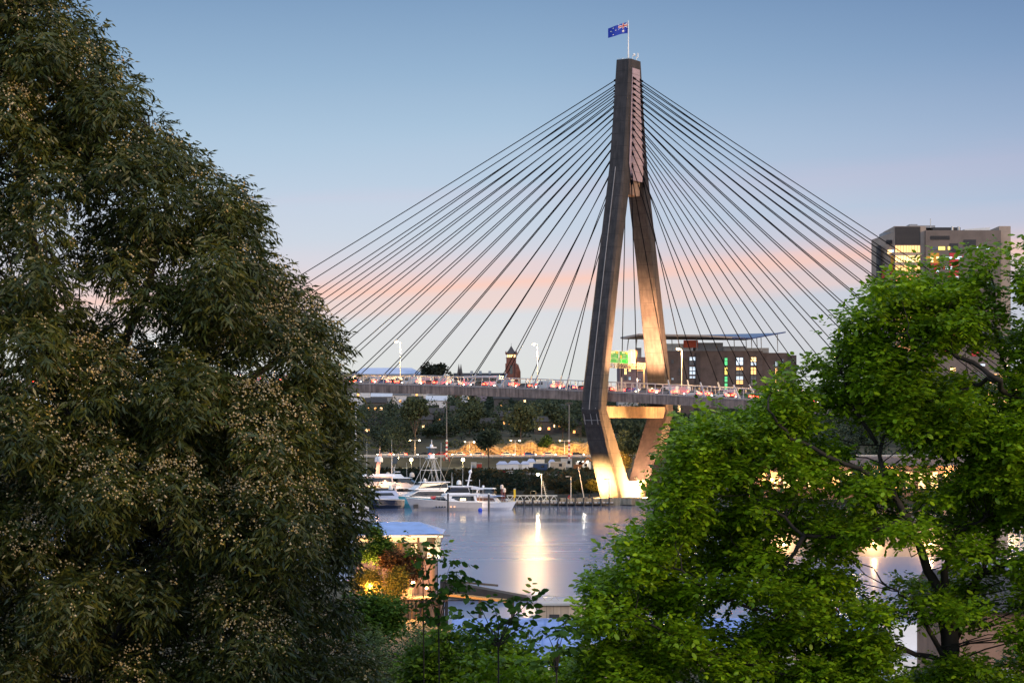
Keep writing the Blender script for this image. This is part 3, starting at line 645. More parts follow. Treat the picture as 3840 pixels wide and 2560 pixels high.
# ------------------------------------------------------------------ tall apartment block, far right
Yt = 980.0; gz = 20.0; tw = thing('apartment_tower', 'tall grey apartment block with red and yellow facade panels and a lit glass stair bay', 'building', (PX(3500, Yt), Yt, gz))
tx_ = lambda px: (px - 3500) * Yt / F; tz = lambda py: PZ(py, Yt) - gz
beige = M('beige_precast', (.36, .28, .23), .85, .12, .2); charc = M('charcoal_precast', (.16, .125, .11), .85, .15, .2); louv = M('louvre', (.025, .024, .028), .6, .1)
MB().loft([[(tx_(3287), 14, 0), (tx_(3356), 2, 0), (tx_(3356), 30, 0), (tx_(3316), 30, 0)], [(tx_(3287), 14, tz(889)), (tx_(3356), 2, tz(868)), (tx_(3356), 30, tz(868)), (tx_(3316), 30, tz(889))]]).build('wall', beige, tw)
MB().bb(tx_(3354), tx_(3472), 0, 30, 0, tz(848)).build('wall', beige, tw)
MB().bb(tx_(3468), tx_(3750), -2, 32, 0, tz(865)).build('wall', charc, tw)
MB().bb(tx_(3747), tx_(3790), 0, 34, 0, tz(848)).build('wall', beige, tw)
MB().bb(tx_(3508), tx_(3612), 6, 24, tz(865), tz(848)).build('plant_room', louv, tw)
MB().bb(tx_(3420), tx_(3450), 6, 14, tz(848), tz(836)).bb(tx_(3450), tx_(3520), 8, 20, tz(848), tz(839)).bb(tx_(3322), tx_(3352), 8, 18, tz(878), tz(866)).build('roof_plant', gpt, tw)
MB().prism([(tx_(3620), tz(864)), (tx_(3716), tz(864)), (tx_(3716), tz(851)), (tx_(3620), tz(858))], 'y', 2, 10).build('roof_fin', M('white_render', (.6, .6, .6), .7, .05), tw)
m = MB().tube([(tx_(3502), 8, tz(848)), (tx_(3502), 8, tz(814))], .2)
for px in (3574, 3598): m.tube([(tx_(px), 2, tz(866)), (tx_(px), 2, tz(848))], .5)
m.build('roof_mast', steel, tw)
m = MB()
for k in range(16): py = 850 + k * 4.3; m.bb(tx_(3356), tx_(3451), -.3, .02, tz(py + 3.0), tz(py))
for k in range(5): py = 886 + k * 3; m.bb(tx_(3486), tx_(3558), -2.2, -1.98, tz(py + 2), tz(py))
for k in range(4): py = 898 + k * 4; m.bb(tx_(3327), tx_(3349), 2.4, 4.0, tz(py + 2.4), tz(py))
m.build('louvre', louv, tw)
wg3 = glow('stair_dim', (1.0, .45, .18), .55); wgl = glow('stair_glow', (1.0, .55, .2), 1.5); wg2 = glow('stair_bright', (1.0, .62, .26), 2.4)
for i in range(13):
    p0 = 921 + i * 37
    MB().bb(tx_(3356), tx_(3451), -.1, .03, tz(p0 + 25), tz(p0)).build('bay_glazing', [wg2, wgl, wg3, wgl, dimw, wgl, wg3][(i * 5 + 5) % 7] if i > 2 else (wg2 if i == 1 else wgl), tw)
    m = MB().bb(tx_(3354), tx_(3453), -1.6, .02, tz(p0 + 37), tz(p0 + 29))
    for k in range(10): m.bb(tx_(3356 + k * 10.4), tx_(3357.4 + k * 10.4), -.35, .02, tz(p0 + 29), tz(p0))
    m.build('balcony', M('balcony_render', (.45, .33, .25), .7, .1), tw)
MB().bb(tx_(3302), tx_(3312), 6, 12.5, tz(1120), tz(916)).build('lift_shaft', louv, tw)
redp = M('red_facade_panel', (.62, .03, .04), .45, .06); yelp = M('yellow_facade_panel', (.75, .34, .03), .45, .06)
# coloured panels and windows on the main face: (x0,x1,y0,y1)
for a, b_, p0, p1, mt, nm in ((3486, 3518, 950, 988, yelp, 'facade_panel'), (3470, 3486, 962, 974, yelp, 'facade_panel'), (3486, 3520, 988, 997, redp, 'facade_panel'), (3500, 3512, 997, 1024, redp, 'facade_panel'), (3557, 3590, 950, 1062, redp, 'facade_panel'),
                          (3533, 3541, 962, 975, redp, 'facade_panel'), (3604, 3612, 962, 975, redp, 'facade_panel'), (3533, 3541, 999, 1010, redp, 'facade_panel'), (3516, 3536, 1035, 1048, redp, 'facade_panel'), (3486, 3500, 1046, 1062, redp, 'facade_panel'), (3550, 3558, 1036, 1046, redp, 'facade_panel'),
                          (3557, 3590, 914, 950, louv, 'facade_panel'), (3610, 3656, 900, 926, louv, 'facade_panel'), (3600, 3640, 1130, 1160, redp, 'facade_panel'), (3500, 3530, 1180, 1215, redp, 'facade_panel'), (3560, 3600, 1240, 1290, redp, 'facade_panel'), (3640, 3668, 1310, 1335, redp, 'facade_panel'), (3540, 3556, 1300, 1330, redp, 'facade_panel'), (3480, 3500, 1330, 1380, redp, 'facade_panel')):
    MB().bb(tx_(a), tx_(b_), -2.16, -1.97, tz(p1), tz(p0)).build(nm, mt, tw)
for a, b_, p0, p1, mt in ((3487, 3515, 927, 938, dimw), (3516, 3540, 926, 939, yew), (3551, 3559, 926, 938, yew), (3562, 3566, 928, 937, dimw), (3578, 3586, 928, 937, dimw), (3596, 3604, 928, 937, dimw), (3486, 3496, 966, 984, litb), (3508, 3518, 964, 976, litb),
                          (3542, 3567, 964, 974, litc), (3578, 3604, 963, 973, litc), (3542, 3567, 1000, 1010, litc), (3578, 3604, 1001, 1010, dimw), (3508, 3517, 1012, 1022, litc), (3657, 3674, 927, 936, litc), (3694, 3708, 927, 936, litc), (3640, 3656, 927, 935, dimw), (3560, 3572, 1038, 1047, dimw), (3580, 3590, 1037, 1047, litc),
                          (3620, 3650, 1180, 1190, litb), (3560, 3580, 1380, 1390, litb), (3660, 3690, 1365, 1372, litc), (3700, 3720, 1060, 1070, litc)):
    MB().bb(tx_(a), tx_(b_), -2.24, -2.1, tz(p1), tz(p0)).build('window', mt, tw)
for px, p0, p1, mt in ((3314, 1010, 1065, redp), (3340, 995, 1048, redp), (3342, 958, 990, yelp), (3333, 935, 948, litb), (3316, 1080, 1100, litw), (3344, 935, 945, litc), (3320, 1130, 1170, redp), (3330, 1320, 1390, redp)):
    px = max(px + 8, 3322); f_ = (px - 3287) / 69; y = 14 - 12 * f_ - 1.0
    MB().bb(tx_(px - 6), tx_(px + 6), y - .2, y + .9, tz(p1), tz(p0)).build('facade_panel' if mt in (redp, yelp) else 'window', mt, tw)
# warm lit podium building right of the tower, glimpsed through the leaves
pb = thing('lit_pavilion_block', 'low building with warm lit glass behind the bright green tree at the deck end', 'building', (PX(3790, 900), 900, 16))
px_ = lambda px: PX(px, 900) - PX(3790, 900); pz_ = lambda py: PZ(py, 900) - 16
MB().bb(px_(3700), px_(3990), 0, 20, 0, pz_(1390)).build('wall', beige, pb)
for i in range(7):
    for p0 in (1402, 1450, 1500): MB().bb(px_(3706 + i * 40), px_(3738 + i * 40), -.1, .03, pz_(p0 + 34), pz_(p0)).build('window', litw if (i + p0) % 3 else litb, pb)
# ------------------------------------------------------------------ far trees
farleaf = leafmat('far_leaf', [(.03, .048, .034), (.042, .064, .042), (.055, .078, .046), (.046, .06, .044)], .15)
farpale = leafmat('far_pale_leaf', [(.055, .075, .04), (.075, .095, .05), (.095, .11, .055)], .15)
farbrown = leafmat('far_brown_leaf', [(.08, .06, .03), (.12, .09, .04), (.09, .08, .04), (.14, .105, .05)], .15)
bark = M('bark', (.07, .055, .045), .9, .3, 2.0, bump=.4); palebark = M('pale_bark', (.26, .22, .18), .85, .25, 1.5)
def clump(c, r, n, size, zs=.8, fill=.45):
    d = rnd_dir(n); q = (fill + (1 - fill) * rng.random(n) ** .6)[:, None]
    P = np.array(c) + d * q * np.array([r, r, r * zs]); D = unit(rnd_dir(n) + d * .5 - np.array([0, 0, .3])); N = rnd_dir(n)
    s = size * (.6 + .8 * rng.random(n)); return leaf_polys(P, D, N, s * 1.3, s, 'lance')
def crown_lobes(c, r, h, k):
    """k lobes spread through an uneven crown of radius r, height h, centred on c"""
    out = []
    for i in range(k):
        a = rng.random() * 2 * PI; q = math.sqrt(rng.random()) * r * .72; z = (rng.random() - .42) * h * .7
        out.append((c[0] + q * math.cos(a), c[1] + q * math.sin(a), c[2] + z, r * (.3 + .28 * rng.random())))
    return out
def far_tree(name, label, cat, loc, h, r, mat, k=9, n=150, size=.75, trunk=.4, bk=None, group=None, zs=.8):
    o = thing(name, label, cat, loc, 0, group); c = (0, 0, h - r * .8)
    lo = crown_lobes(c, r, r * 1.5, k)
    quads_mesh('crown', np.concatenate([clump(l[:3], l[3], n, size, zs) for l in lo]), 4, mat, o)
    m = MB().tube([(0, 0, -.5), (.1, 0, h * .35), (0, .1, h * .7)], [trunk * .5, trunk * .36, trunk * .2], 6)
    for l in lo[:5]: m.tube([(.05, 0, h * .38), ((l[0]) * .5, l[1] * .5, (h * .4 + l[2]) / 2), l[:3]], [trunk * .25, trunk * .16, trunk * .06], 5)
    m.build('trunk', bk or bark, o); return o
HS = [(1345, 1478, 930, 9, 'white', 'grey', 1, 'white house with a lit window high under the deck, nearest the flowering tree'), (1376, 1470, 960, 10, 'cream', 'grey', 3, 'cream house with a row of bright windows right below the bridge girder'), (1440, 1476, 960, 13, 'cream', 'white', 2, 'wide cream house with pale roof tucked under the girder'),
      (1520, 1478, 950, 14, 'cream', 'grey', 4, 'wide house with four bright orange windows under the girder'), (1580, 1480, 955, 9, 'white', 'white', 1, 'small white house under the girder right of the four lit windows'), (1640, 1500, 920, 8, 'cream', 'white', 0, 'low cream house with pale roof on the upper slope'),
      (1636, 1522, 905, 8, 'white', 'white', 0, 'bright white gabled house among the trees left of the tall mast'), (1758, 1490, 940, 7, 'white', 'white', 1, 'white gabled house under the girder right of the tall mast'), (1790, 1490, 940, 8, 'mauve', 'grey', 0, 'mauve house under the girder beside a white gable'),
      (1968, 1502, 930, 14, 'dark', 'red', 1, 'house with broad dark red roof in the trees near the pylon'), (1430, 1508, 900, 8, 'grey', 'white', 1, 'pale grey house in the wood below the four lit windows'), (1504, 1502, 905, 7, 'white', 'grey', 1, 'small white house lit by one lamp in the upper wood'),
      (1408, 1530, 880, 8, 'dark', 'dark', 3, 'dark house with three glowing windows at the left edge of the wood'), (1398, 1610, 800, 7, 'dark', 'dark', 4, 'dark house with small orange windows low in the wood near the yacht mast'), (1590, 1596, 810, 6, 'dark', 'dark', 1, 'dark hut with one round orange light in the middle of the wood'),
      (1632, 1570, 840, 6, 'dark', 'dark', 2, 'dark cottage with two small lights left of the tall mast'), (1714, 1562, 845, 5, 'dark', 'dark', 1, 'dark hut with one lamp right beside the tall mast'), (1890, 1583, 815, 7, 'dark', 'dark', 3, 'dark house with three pink orange windows beside the round pale tree'),
      (2040, 1604, 790, 7, 'dark', 'dark', 2, 'dark house with two square orange windows right of the round pale tree'), (2100, 1594, 800, 7, 'dark', 'dark', 3, 'dark house with a row of orange windows near the right hand tall mast'), (2155, 1616, 780, 5, 'dark', 'dark', 1, 'dark hut with one orange light close to the pylon leg'),
      (2108, 1556, 850, 6, 'dark', 'dark', 1, 'dark cottage with one lamp below the girder left of the pylon'), (1880, 1516, 900, 6, 'dark', 'dark', 1, 'dark cottage with one yellow light in the upper wood'), (1830, 1610, 790, 5, 'dark', 'dark', 2, 'dark hut with two white lights above the stone cutting'),
      (1555, 1524, 890, 6, 'dark', 'dark', 1, 'dark cottage with one small orange window above the tall pale tree')]
def blocks_house(x, y):
    return any(y < H[2] + 4 and abs(x - PX(H[0], y)) < 2.2 and y > H[2] - 80 for H in HS)
# the hillside wood: hundreds of trees that read as one mass
W_ = []
for i in range(720):
    y = 744 + 260 * rng.random() ** 1.1; x = -175 + 420 * rng.random()
    if -24 < x < 60 and y < 772: continue
    if 14 < x < 24 and y < 800: continue
    if blocks_house(x, y) and rng.random() < .6: continue
    z = ground_z(x, y); r = 3.0 + 3.4 * rng.random(); h = r * (1.3 + .9 * rng.random())
    top = z + h + r * .6
    lim = PZ(1478, y)
    if top > lim: h = max(2, h - (top - lim))
    for l in crown_lobes((x, y, z + h * .55), r, h, 5): W_.append(clump(l[:3], l[3] * 1.2, 95, .62, .9))
    W_.append(clump((x + rng.normal() * 2, y - 2, z + 1.2), 2.6, 50, .9, .8))
for i in range(300):
    y = 772 + 80 * rng.random(); x = -150 + 370 * rng.random(); z = ground_z(x, y)
    if blocks_house(x, y) and rng.random() < .6: continue
    for l in crown_lobes((x, y, z + 3.2), 3.4, 5, 4): W_.append(clump(l[:3], l[3] * 1.2, 80, .6, .9))
for x in np.arange(-22, 62, 1.4):    # scrub along the top of the cutting
    W_.append(clump((x, 742.5 + 3 * rng.random(), 14.2 + 1.6 * rng.random()), .8 + .9 * rng.random(), 50, .5))
tag(quads_mesh('hillside_wood', np.concatenate(W_), 4, farleaf), 'dark green wood covering the hillside under the bridge deck', 'wood', kind='stuff')
def gpos(px, Y): x = PX(px, Y); return (x, Y, ground_z(x, Y) - .2)
far_tree('round_tree', 'pale olive round crowned tree with forked trunk low on the hillside', 'tree', gpos(1952, 757), 13.5, 6.4, farpale, 12, 170, .7, .6)
far_tree('tall_tree', 'tall pale green tree beside the shore road, left of the striped mast foot', 'tree', gpos(1556, 742), 20, 5.6, leafmat('far_green_leaf', [(.05, .07, .042), (.065, .088, .048)], .15), 14, 170, .7, .6)
far_tree('broad_tree', 'broad dark tree on the slope just left of the bridge pylon', 'tree', gpos(2110, 765), 12.5, 6.0, farleaf, 11, 160, .7, .5)
far_tree('slope_tree', 'grey green tree low on the slope above the lit stone cutting', 'tree', gpos(1760, 775), 14, 6.8, leafmat('far_green_leaf', []), 12, 160, .7, .5)
far_tree('cliff_bush', 'small dark bush growing over the lit sandstone cutting', 'bush', (PX(2046, 741), 740.6, 12.6), 5.6, 2.6, leafmat('cliff_bush_leaf', [(.02, .045, .012), (.03, .06, .016)], .1), 8, 120, .5, .25)
far_tree('gum_tree', 'dark tree with open crown standing in front of the shore road by the white tents', 'tree', (PX(1832, 668), 668, 6.6), 13.5, 4.6, farleaf, 13, 120, .55, .5)
far_tree('fig_tree', 'wide black crowned tree on the skyline between the blue hall and the church', 'tree', (PX(1640, 1000), 1000, 30), 20.5, 8.2, leafmat('skyline_leaf', [(.012, .018, .012), (.02, .028, .018)], .05), 15, 150, .9, .9, zs=.6)
far_tree('low_tree', 'small dark tree on the skyline left of the blue hall', 'tree', (PX(1303, 1000), 1000, 28), 17.5, 5, leafmat('skyline_leaf', []), 9, 130, .9, .6)
for i, px in enumerate((1700, 1752)): far_tree('skyline_tree', ('low dark tree against the sky at the left end of the church roof', 'low dark tree just below the church roof ridge')[i], 'tree', (PX(px, 1100), 1100, 31), 11.5, 4, leafmat('skyline_leaf', []), 6, 110, .9, .5)
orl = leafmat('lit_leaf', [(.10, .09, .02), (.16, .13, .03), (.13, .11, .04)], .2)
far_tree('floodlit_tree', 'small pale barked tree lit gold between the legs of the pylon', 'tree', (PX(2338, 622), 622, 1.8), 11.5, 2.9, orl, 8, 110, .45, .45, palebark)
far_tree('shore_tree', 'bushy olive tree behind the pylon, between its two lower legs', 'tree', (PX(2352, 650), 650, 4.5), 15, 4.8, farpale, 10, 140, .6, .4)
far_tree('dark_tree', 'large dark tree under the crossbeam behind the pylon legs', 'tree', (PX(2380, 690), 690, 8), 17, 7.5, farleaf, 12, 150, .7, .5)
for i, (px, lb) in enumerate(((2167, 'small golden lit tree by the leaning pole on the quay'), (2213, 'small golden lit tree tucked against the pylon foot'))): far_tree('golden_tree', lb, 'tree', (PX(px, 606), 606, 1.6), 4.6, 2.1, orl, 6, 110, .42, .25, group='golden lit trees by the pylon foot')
# scrub on the bank between the water and the yard
B_ = []; B2 = []
for i in range(330):
    y = 621 + 50 * rng.random(); x = PX(1330, y) + (PX(2300, y) - PX(1330, y)) * rng.random()
    z = ground_z(x, y); r = .9 + 1.4 * rng.random() * sm(618, 640, y) + .2; r = min(r, max(.35, (8.5 - z) * .7))
    (B_ if rng.random() < .6 else B2).append(clump((x, y, z + r * .5), r, 130, .5, .8))
for i in range(260):
    y = 600 + 70 * rng.random(); x = 62 + 90 * rng.random(); z = ground_z(x, y)
    if z < 1: continue
    r = 1.2 + 1.6 * rng.random(); B_.append(clump((x, y, z + r * .6), r, 110, .6, .9))
tag(quads_mesh('bank_scrub', np.concatenate(B_), 4, farleaf), 'dark green scrub on the bank behind the moored yachts', 'scrub', kind='stuff')
tag(quads_mesh('dry_scrub', np.concatenate(B2), 4, farbrown), 'brownish dry scrub and grass on the bank behind the yachts', 'scrub', kind='stuff')
# ------------------------------------------------------------------ houses in the wood
HC = {'white': M('house_white', (.55, .56, .6), .8, .08), 'cream': M('house_cream', (.45, .42, .36), .8, .08), 'mauve': M('house_mauve', (.22, .18, .22), .8, .1), 'dark': M('house_dark', (.07, .065, .065), .85, .2), 'grey': M('house_grey', (.25, .26, .28), .8, .1)}
RC = {'red': M('roof_red', (.28, .06, .045), .8, .2, .8), 'grey': M('roof_grey', (.12, .12, .13), .7, .2), 'white': M('roof_white', (.5, .54, .62), .5, .08), 'dark': M('roof_dark', (.035, .033, .035), .8, .2)}
wlit = glow('house_window', (1.0, .42, .12), 2.0); wbr = glow('house_lamp', (1.0, .60, .28), 4)
for px, py, Y, wd, wc, rc, nl, lb in HS:
    z = PZ(py, Y); x = PX(px, Y); gz_ = ground_z(x, Y) - .5; H_ = max(3.5, z - gz_ + 2.2); Yf = Y - 7
    o = thing('house', lb, 'house', (x * Yf / Y, Yf, gz_)); z0 = H_ - 3.2
    MB().bb(-wd / 2, wd / 2, 0, 7, 0, H_).build('wall', HC[wc], o)
    MB().prism([(-.5, H_), (7.5, H_), (3.5, H_ + 2.0)], 'x', -wd / 2 - .4, wd / 2 + .4).build('roof', RC[rc], o)
    for i in range(nl):
        a = (i + .5) / nl * wd - wd / 2 + rs.uniform(-.4, .4); MB().bb(a - .42, a + .42, -.08, .03, z0 + .3, z0 + 1.2).build('window', wbr if (i + px) % 3 == 0 else wlit, o)
    if nl == 0: MB().bb(-1.2, 1.2, -.06, .03, z0, z0 + 1.4).build('window', glass, o)
# ------------------------------------------------------------------ tall light masts and road lamps
strip_r = M('stripe_red', (.45, .04, .03), .6, .1)
for px, top, base, lb in ((1675, 1508, 1712, 'tall light mast with red and white striped foot, left of the stone cutting'), (2134, 1510, 1716, 'tall light mast with red and white striped foot, close left of the pylon')):
    Y = 712.0; o = thing('light_mast', lb, 'light mast', (PX(px, Y), Y, 9.3), 0, 'tall striped light masts'); h = PZ(top, Y) - 9.3
    MB().tube([(0, 0, 0), (0, 0, h)], [.24, .13], 8).build('pole', M('mast_grey', (.14, .14, .15), .6, .1), o)
    m = MB(); m2 = MB()
    for k in range(9): MB().tube([(0, 0, 1.2 + k * .7), (0, 0, 1.9 + k * .7)], .31, 8).build('stripe', strip_r if k % 2 else white, o)
    m = MB()
    for a in (-1, 1):
        m.tube([(a * .9, 0, 0), (a * .9, 0, 1.6)], .1).tube([(a * .9, 0, 1.6), (-a * .9, 0, 1.6)], .1)
    m.build('guard_frame', strip_r, o)
    m = MB().box((0, 0, h), (2.4, .3, .25))
    for k in range(5): m.box((-1.0 + k * .5, -.25, h - .2), (.35, .4, .35))
    m.build('floodlight_head', dark, o)
lwh = glow('road_lamp', (1.0, .82, .5), 9)
for px, top, base, Y, lb, dbl, on in ((1556, 1649, 1705, 731, 'twin headed road lamp in front of the tall pale green tree', 1, .4), (1761, 1655, 1690, 731, 'twin headed road lamp at the left end of the lit stone cutting', 1, .4), (1932, 1650, 1698, 731, 'twin headed road lamp in the middle of the lit stone cutting', 1, .6), (2117, 1651, 1700, 731, 'bright yellow twin headed road lamp left of the striped mast by the pylon', 1, 1.6)):
    o = thing('road_lamp', lb, 'road lamp', (PX(px, Y), Y, 11), 0, 'road lamps along the cutting'); h = PZ(top, Y) - 11
    MB().tube([(0, 0, 0), (0, 0, h)], [.16, .1], 8).tube([(-1.5, 0, h), (0, 0, h - .15), (1.5, 0, h)], .07).build('pole', polem, o)
    for sd_ in (-1, 1):
        MB().box((sd_ * 1.5, 0, h + .05), (.9, .35, .18)).build('head', polem, o); MB().ball((sd_ * 1.5, -.1, h - .12), .34 if (sd_ > 0) else .22, 8, 5, .7).build('bulb', lwh, o)
        lamp(o, (sd_ * 1.4, -.4, h - .4), 7000 * on, (1.0, .55, .17), .3, 150, (sd_ * 4, 8, h - 6.5), .7)
for px, py, lb in ((1542, 1723, 'low bright yellow lamp on the shore side of the road above the left yachts'), (1736, 1723, 'low bright yellow lamp on the shore side of the road near the open crowned tree')):
    Y = 700.0; o = thing('bollard_lamp', lb, 'lamp', (PX(px, Y), Y, 7.9), 0, 'low yellow lamps by the road'); h = PZ(py, Y) - 7.9
    MB().tube([(0, 0, 0), (0, 0, h)], .1).build('pole', polem, o); MB().ball((0, 0, h), .55, 10, 6).build('bulb', glow('yellow_lamp', (1.0, .82, .4), 14), o); lamp(o, (0, -.9, h), 900, (1, .8, .4), .4)
# traffic on the shore road
for i, (px, col, hd, lb) in enumerate(((1440, 'white', PI, 'white car with red tail lights at the left end of the shore road'), (1500, 'silver', PI, 'silver car on the shore road behind the solar panel'), (1590, 'black', PI, 'black car on the shore road right of the tall pale tree'), (1650, 'red', PI, 'red car on the shore road left of the striped mast foot'), (1720, 'white', PI, 'white car on the shore road right of the striped mast foot'),
                                (1790, 'silver', PI, 'silver car on the shore road left of the open crowned tree'), (1905, 'white', 0, 'white car on the shore road below the middle cutting lamp'), (1985, 'blue', 0, 'blue car on the shore road in front of the lit cutting'), (2060, 'silver', 0, 'silver car on the shore road below the cliff bush'), (2165, 'black', 0, 'black car on the shore road beside the pylon leg'))):
    place_vehicle('car', col, (PX(px, 733), 733, 11.08), hd, lb, 'cars on the shore road')
# ------------------------------------------------------------------ the works yard
def yz(y): return ground_z(0, y)
sh = M('tent_white', (.62, .66, .75), .6, .05); cont = {'blue': M('container_blue', (.04, .08, .19), .6, .15, 1.0), 'white': M('container_white', (.55, .55, .54), .6, .08), 'grey': M('container_grey', (.3, .29, .28), .6, .1), 'red': M('container_red', (.4, .06, .04), .6, .1)}
for px0, px1, py, Y, lb in ((1862, 1905, 1729, 684, 'white frame tent with pale blue roof beside the open crowned tree'), (1905, 1950, 1727, 684, 'white frame tent in the middle of the row in the yard'), (1952, 1985, 1729, 684, 'small white frame tent at the right end of its row in the yard'), (1977, 2008, 1719, 700, 'white domed tent behind the blue container'), (2058, 2082, 1722, 700, 'grey blue pointed tent behind the office hut')):
    o = thing('frame_tent', lb, 'tent', (PX((px0 + px1) / 2, Y), Y, yz(Y))); w2 = (px1 - px0) / 2 * Y / F; h = PZ(py, Y) - yz(Y)
    MB().bb(-w2, w2, 0, 5, 0, h * .62).build('wall', sh, o); MB().loft([[(-w2 - .2, -.2, h * .62), (w2 + .2, -.2, h * .62), (w2 + .2, 5.2, h * .62), (-w2 - .2, 5.2, h * .62)], [(-w2 * .5, 1.8, h), (w2 * .5, 1.8, h), (w2 * .5, 3.2, h), (-w2 * .5, 3.2, h)]]).build('roof', M('tent_blue', (.33, .40, .6), .5, .05), o)
for px0, px1, p0, p1, Y, col, lb in ((1999, 2053, 1738, 1756, 672, 'blue', 'dark blue shipping container in the middle of the yard'), (2064, 2122, 1732, 1752, 678, 'grey', 'beige office hut with one window in the yard'), (1766, 1786, 1734, 1744, 678, 'white', 'white container at the left end of the yard'), (1788, 1806, 1739, 1746, 674, 'red', 'small red skip right of the white container'),
                              (2010, 2042, 1723, 1734, 700, 'white', 'white container stacked behind the blue container'), (2160, 2215, 1733, 1756, 680, 'white', 'white hut beside the pylon leg in the yard'), (1944, 1958, 1741, 1752, 670, 'white', 'narrow white cabin in front of the tents'), (2104, 2145, 1720, 1730, 702, 'white', 'long white trailer behind the office hut')):
    o = thing('site_container', lb, 'container', (PX((px0 + px1) / 2, Y), Y, yz(Y))); w2 = (px1 - px0) / 2 * Y / F; h = max(PZ(p0, Y) - yz(Y), 2.0)
    MB().bb(-w2, w2, 0, 2.6, .1, h).build('box', cont[col], o)
    m = MB()
    for k in range(int(w2 * 4)): m.bb(-w2 + k * .5, -w2 + k * .5 + .2, -.06, .01, .2, h - .1)
    m.build('rib', cont[col], o); MB().bb(-w2 - .05, w2 + .05, -.08, 2.65, h, h + .12).build('roof', steel, o)
    if w2 > 1.5: MB().bb(.3, 1.2, -.12, 0, h * .45, h * .8).build('window', glass, o)
for px, Y, col, lb in ((1978, 660, 'silver', 'silver car parked left of the blue container'), (2074, 658, 'silver', 'silver car parked in front of the office hut'), (2096, 659, 'red', 'red car parked below the office hut'), (1884, 662, 'red', 'red car parked in front of the first tent'), (1920, 661, 'white', 'white car parked in front of the tents'), (1812, 662, 'white', 'white car parked under the open crowned tree')):
    o = place_vehicle('car', col, (PX(px, Y), Y, yz(Y) + .05), rs.choice([0, PI]), lb, 'cars parked in the yard', False)
fl_ = thing('yard_floodlight', 'bright white floodlight on a short pole beside the pylon leg in the yard', 'floodlight', (PX(2203, 676), 676, yz(676))); h = PZ(1730, 676) - yz(676)
MB().tube([(0, 0, 0), (0, 0, h)], .1).build('pole', polem, fl_)
for a in (-2.6, -1.2, 0): MB().box((a, -.1, h), (.7, .3, .35)).build('lamp_head', glow('white_flood', (1.0, .97, .88), 5), fl_)
lamp(fl_, (-1, -1.2, h), 500, (1, .95, .8), .3)
ex = thing('excavator', 'brown excavator with raised bent arm in the yard near the pylon', 'excavator', (PX(2168, 668), 668, yz(668))); exm = M('excavator_paint', (.22, .09, .03), .5, .15)
MB().bb(-1.6, 1.6, -1.2, 1.2, 0, .9).build('track', tyre, ex); MB().bb(-1.4, 1.2, -1.1, 1.1, .95, 2.4).build('body', exm, ex); MB().bb(.1, 1.2, -1.1, 0, 2.4, 3.4).build('cab', glass, ex)
MB().beam((.8, .4, 2), (3.0, .4, 4.6), .45).beam((3.0, .4, 4.6), (5.4, .4, 2.2), .4).build('arm', exm, ex); MB().box((5.5, .4, 1.6), (.9, .8, .9), 0, .4).build('bucket', dark, ex)
sp_ = thing('solar_panel', 'dark tilted solar panel on a post on the bank above the yachts', 'solar panel', (PX(1482, 690), 690, 7.8))
MB().tube([(0, 0, 0), (0, 0, 2.2)], .1).build('post', steel, sp_); h = PZ(1722, 690) - 7.8
MB().add([(-1.1, -.6, h - 1.3), (.5, -.6, h - 1.3), (1.1, .7, h + .9), (-.5, .7, h + .9), (-1.1, -.5, h - 1.4), (.5, -.5, h - 1.4), (1.1, .8, h + .8), (-.5, .8, h + .8)], [(0, 1, 2, 3), (7, 6, 5, 4), (0, 4, 5, 1), (1, 5, 6, 2), (2, 6, 7, 3), (3, 7, 4, 0)]).build('panel', glass, sp_)
# ------------------------------------------------------------------ pier in front of the pylon
pier = thing('jetty', 'long low timber jetty on dark piles running to the pylon foot', 'jetty', (0, 583, 0))
x0, x1 = PX(1790, 583), PX(2300, 583)
MB().bb(x0, x1, -1.3, 5.0, .75, 1.05).build('deck', M('jetty_deck', (.30, .22, .15), .8, .15, 1.0), pier)
MB().bb(x0, x1, -1.5, -1.32, .35, 1.0).build('fascia', timber, pier)
for i in range(16):
    x = x0 + (x1 - x0) * (i + .5) / 16; MB().tube([(x, -1.75, -3), (x, -1.75, 2.2)], .24, 8).build('pile', dark, pier)
m = MB()
for i in range(34): x = x0 + (x1 - x0) * (i + .2) / 34; m.bb(x, x + .75, -1.53, -1.5, .78, .98)
m.build('fender_strip', white, pier)
gw = thing('gangway', 'white lattice gangway with triangle bracing on the jetty beside the small cruiser', 'gangway', (PX(1900, 588), 588, 1.0)); Lg = PX(2090, 588) - PX(1900, 588)
m = MB()
for y in (0, 1.6):
    for z in (.15, 1.5): m.beam((0, y, z), (Lg, y, z), .13)
    for k in range(15):
        a, b_ = Lg * k / 15, Lg * (k + 1) / 15; m.beam((a, y, .15 if k % 2 else 1.5), (b_, y, 1.5 if k % 2 else .15), .1)
m.build('truss', white, gw); MB().bb(0, Lg, .1, 1.5, .16, .24).build('walkway', steel, gw)
yp = thing('marker_post', 'short square yellow post on the jetty', 'post', (PX(1930, 586), 586, 1.0)); MB().bb(-.28, .28, -.2, .2, 0, PZ(1833, 586) - 1).build('post', M('yellow_paint', (.75, .5, .03), .5, .05), yp); MB().bb(-.32, .32, -.24, .24, PZ(1833, 586) - 1, PZ(1833, 586) - .85).build('cap', steel, yp)
hp = thing('hoop_gate', 'pale tubular hoop gate over the jetty gangway', 'gate', (PX(2000, 587), 587, 1.0)); h = PZ(1840, 587) - 1
MB().tube([(-.7, 0, 0), (-.7, 0, h - .2), (-.5, 0, h), (.5, 0, h), (.7, 0, h - .2), (.7, 0, 0)], .06).tube([(-.7, 1, 0), (-.7, 1, h - .2), (-.5, 1, h), (.5, 1, h), (.7, 1, h - .2), (.7, 1, 0)], .06).build('frame', cream, hp)
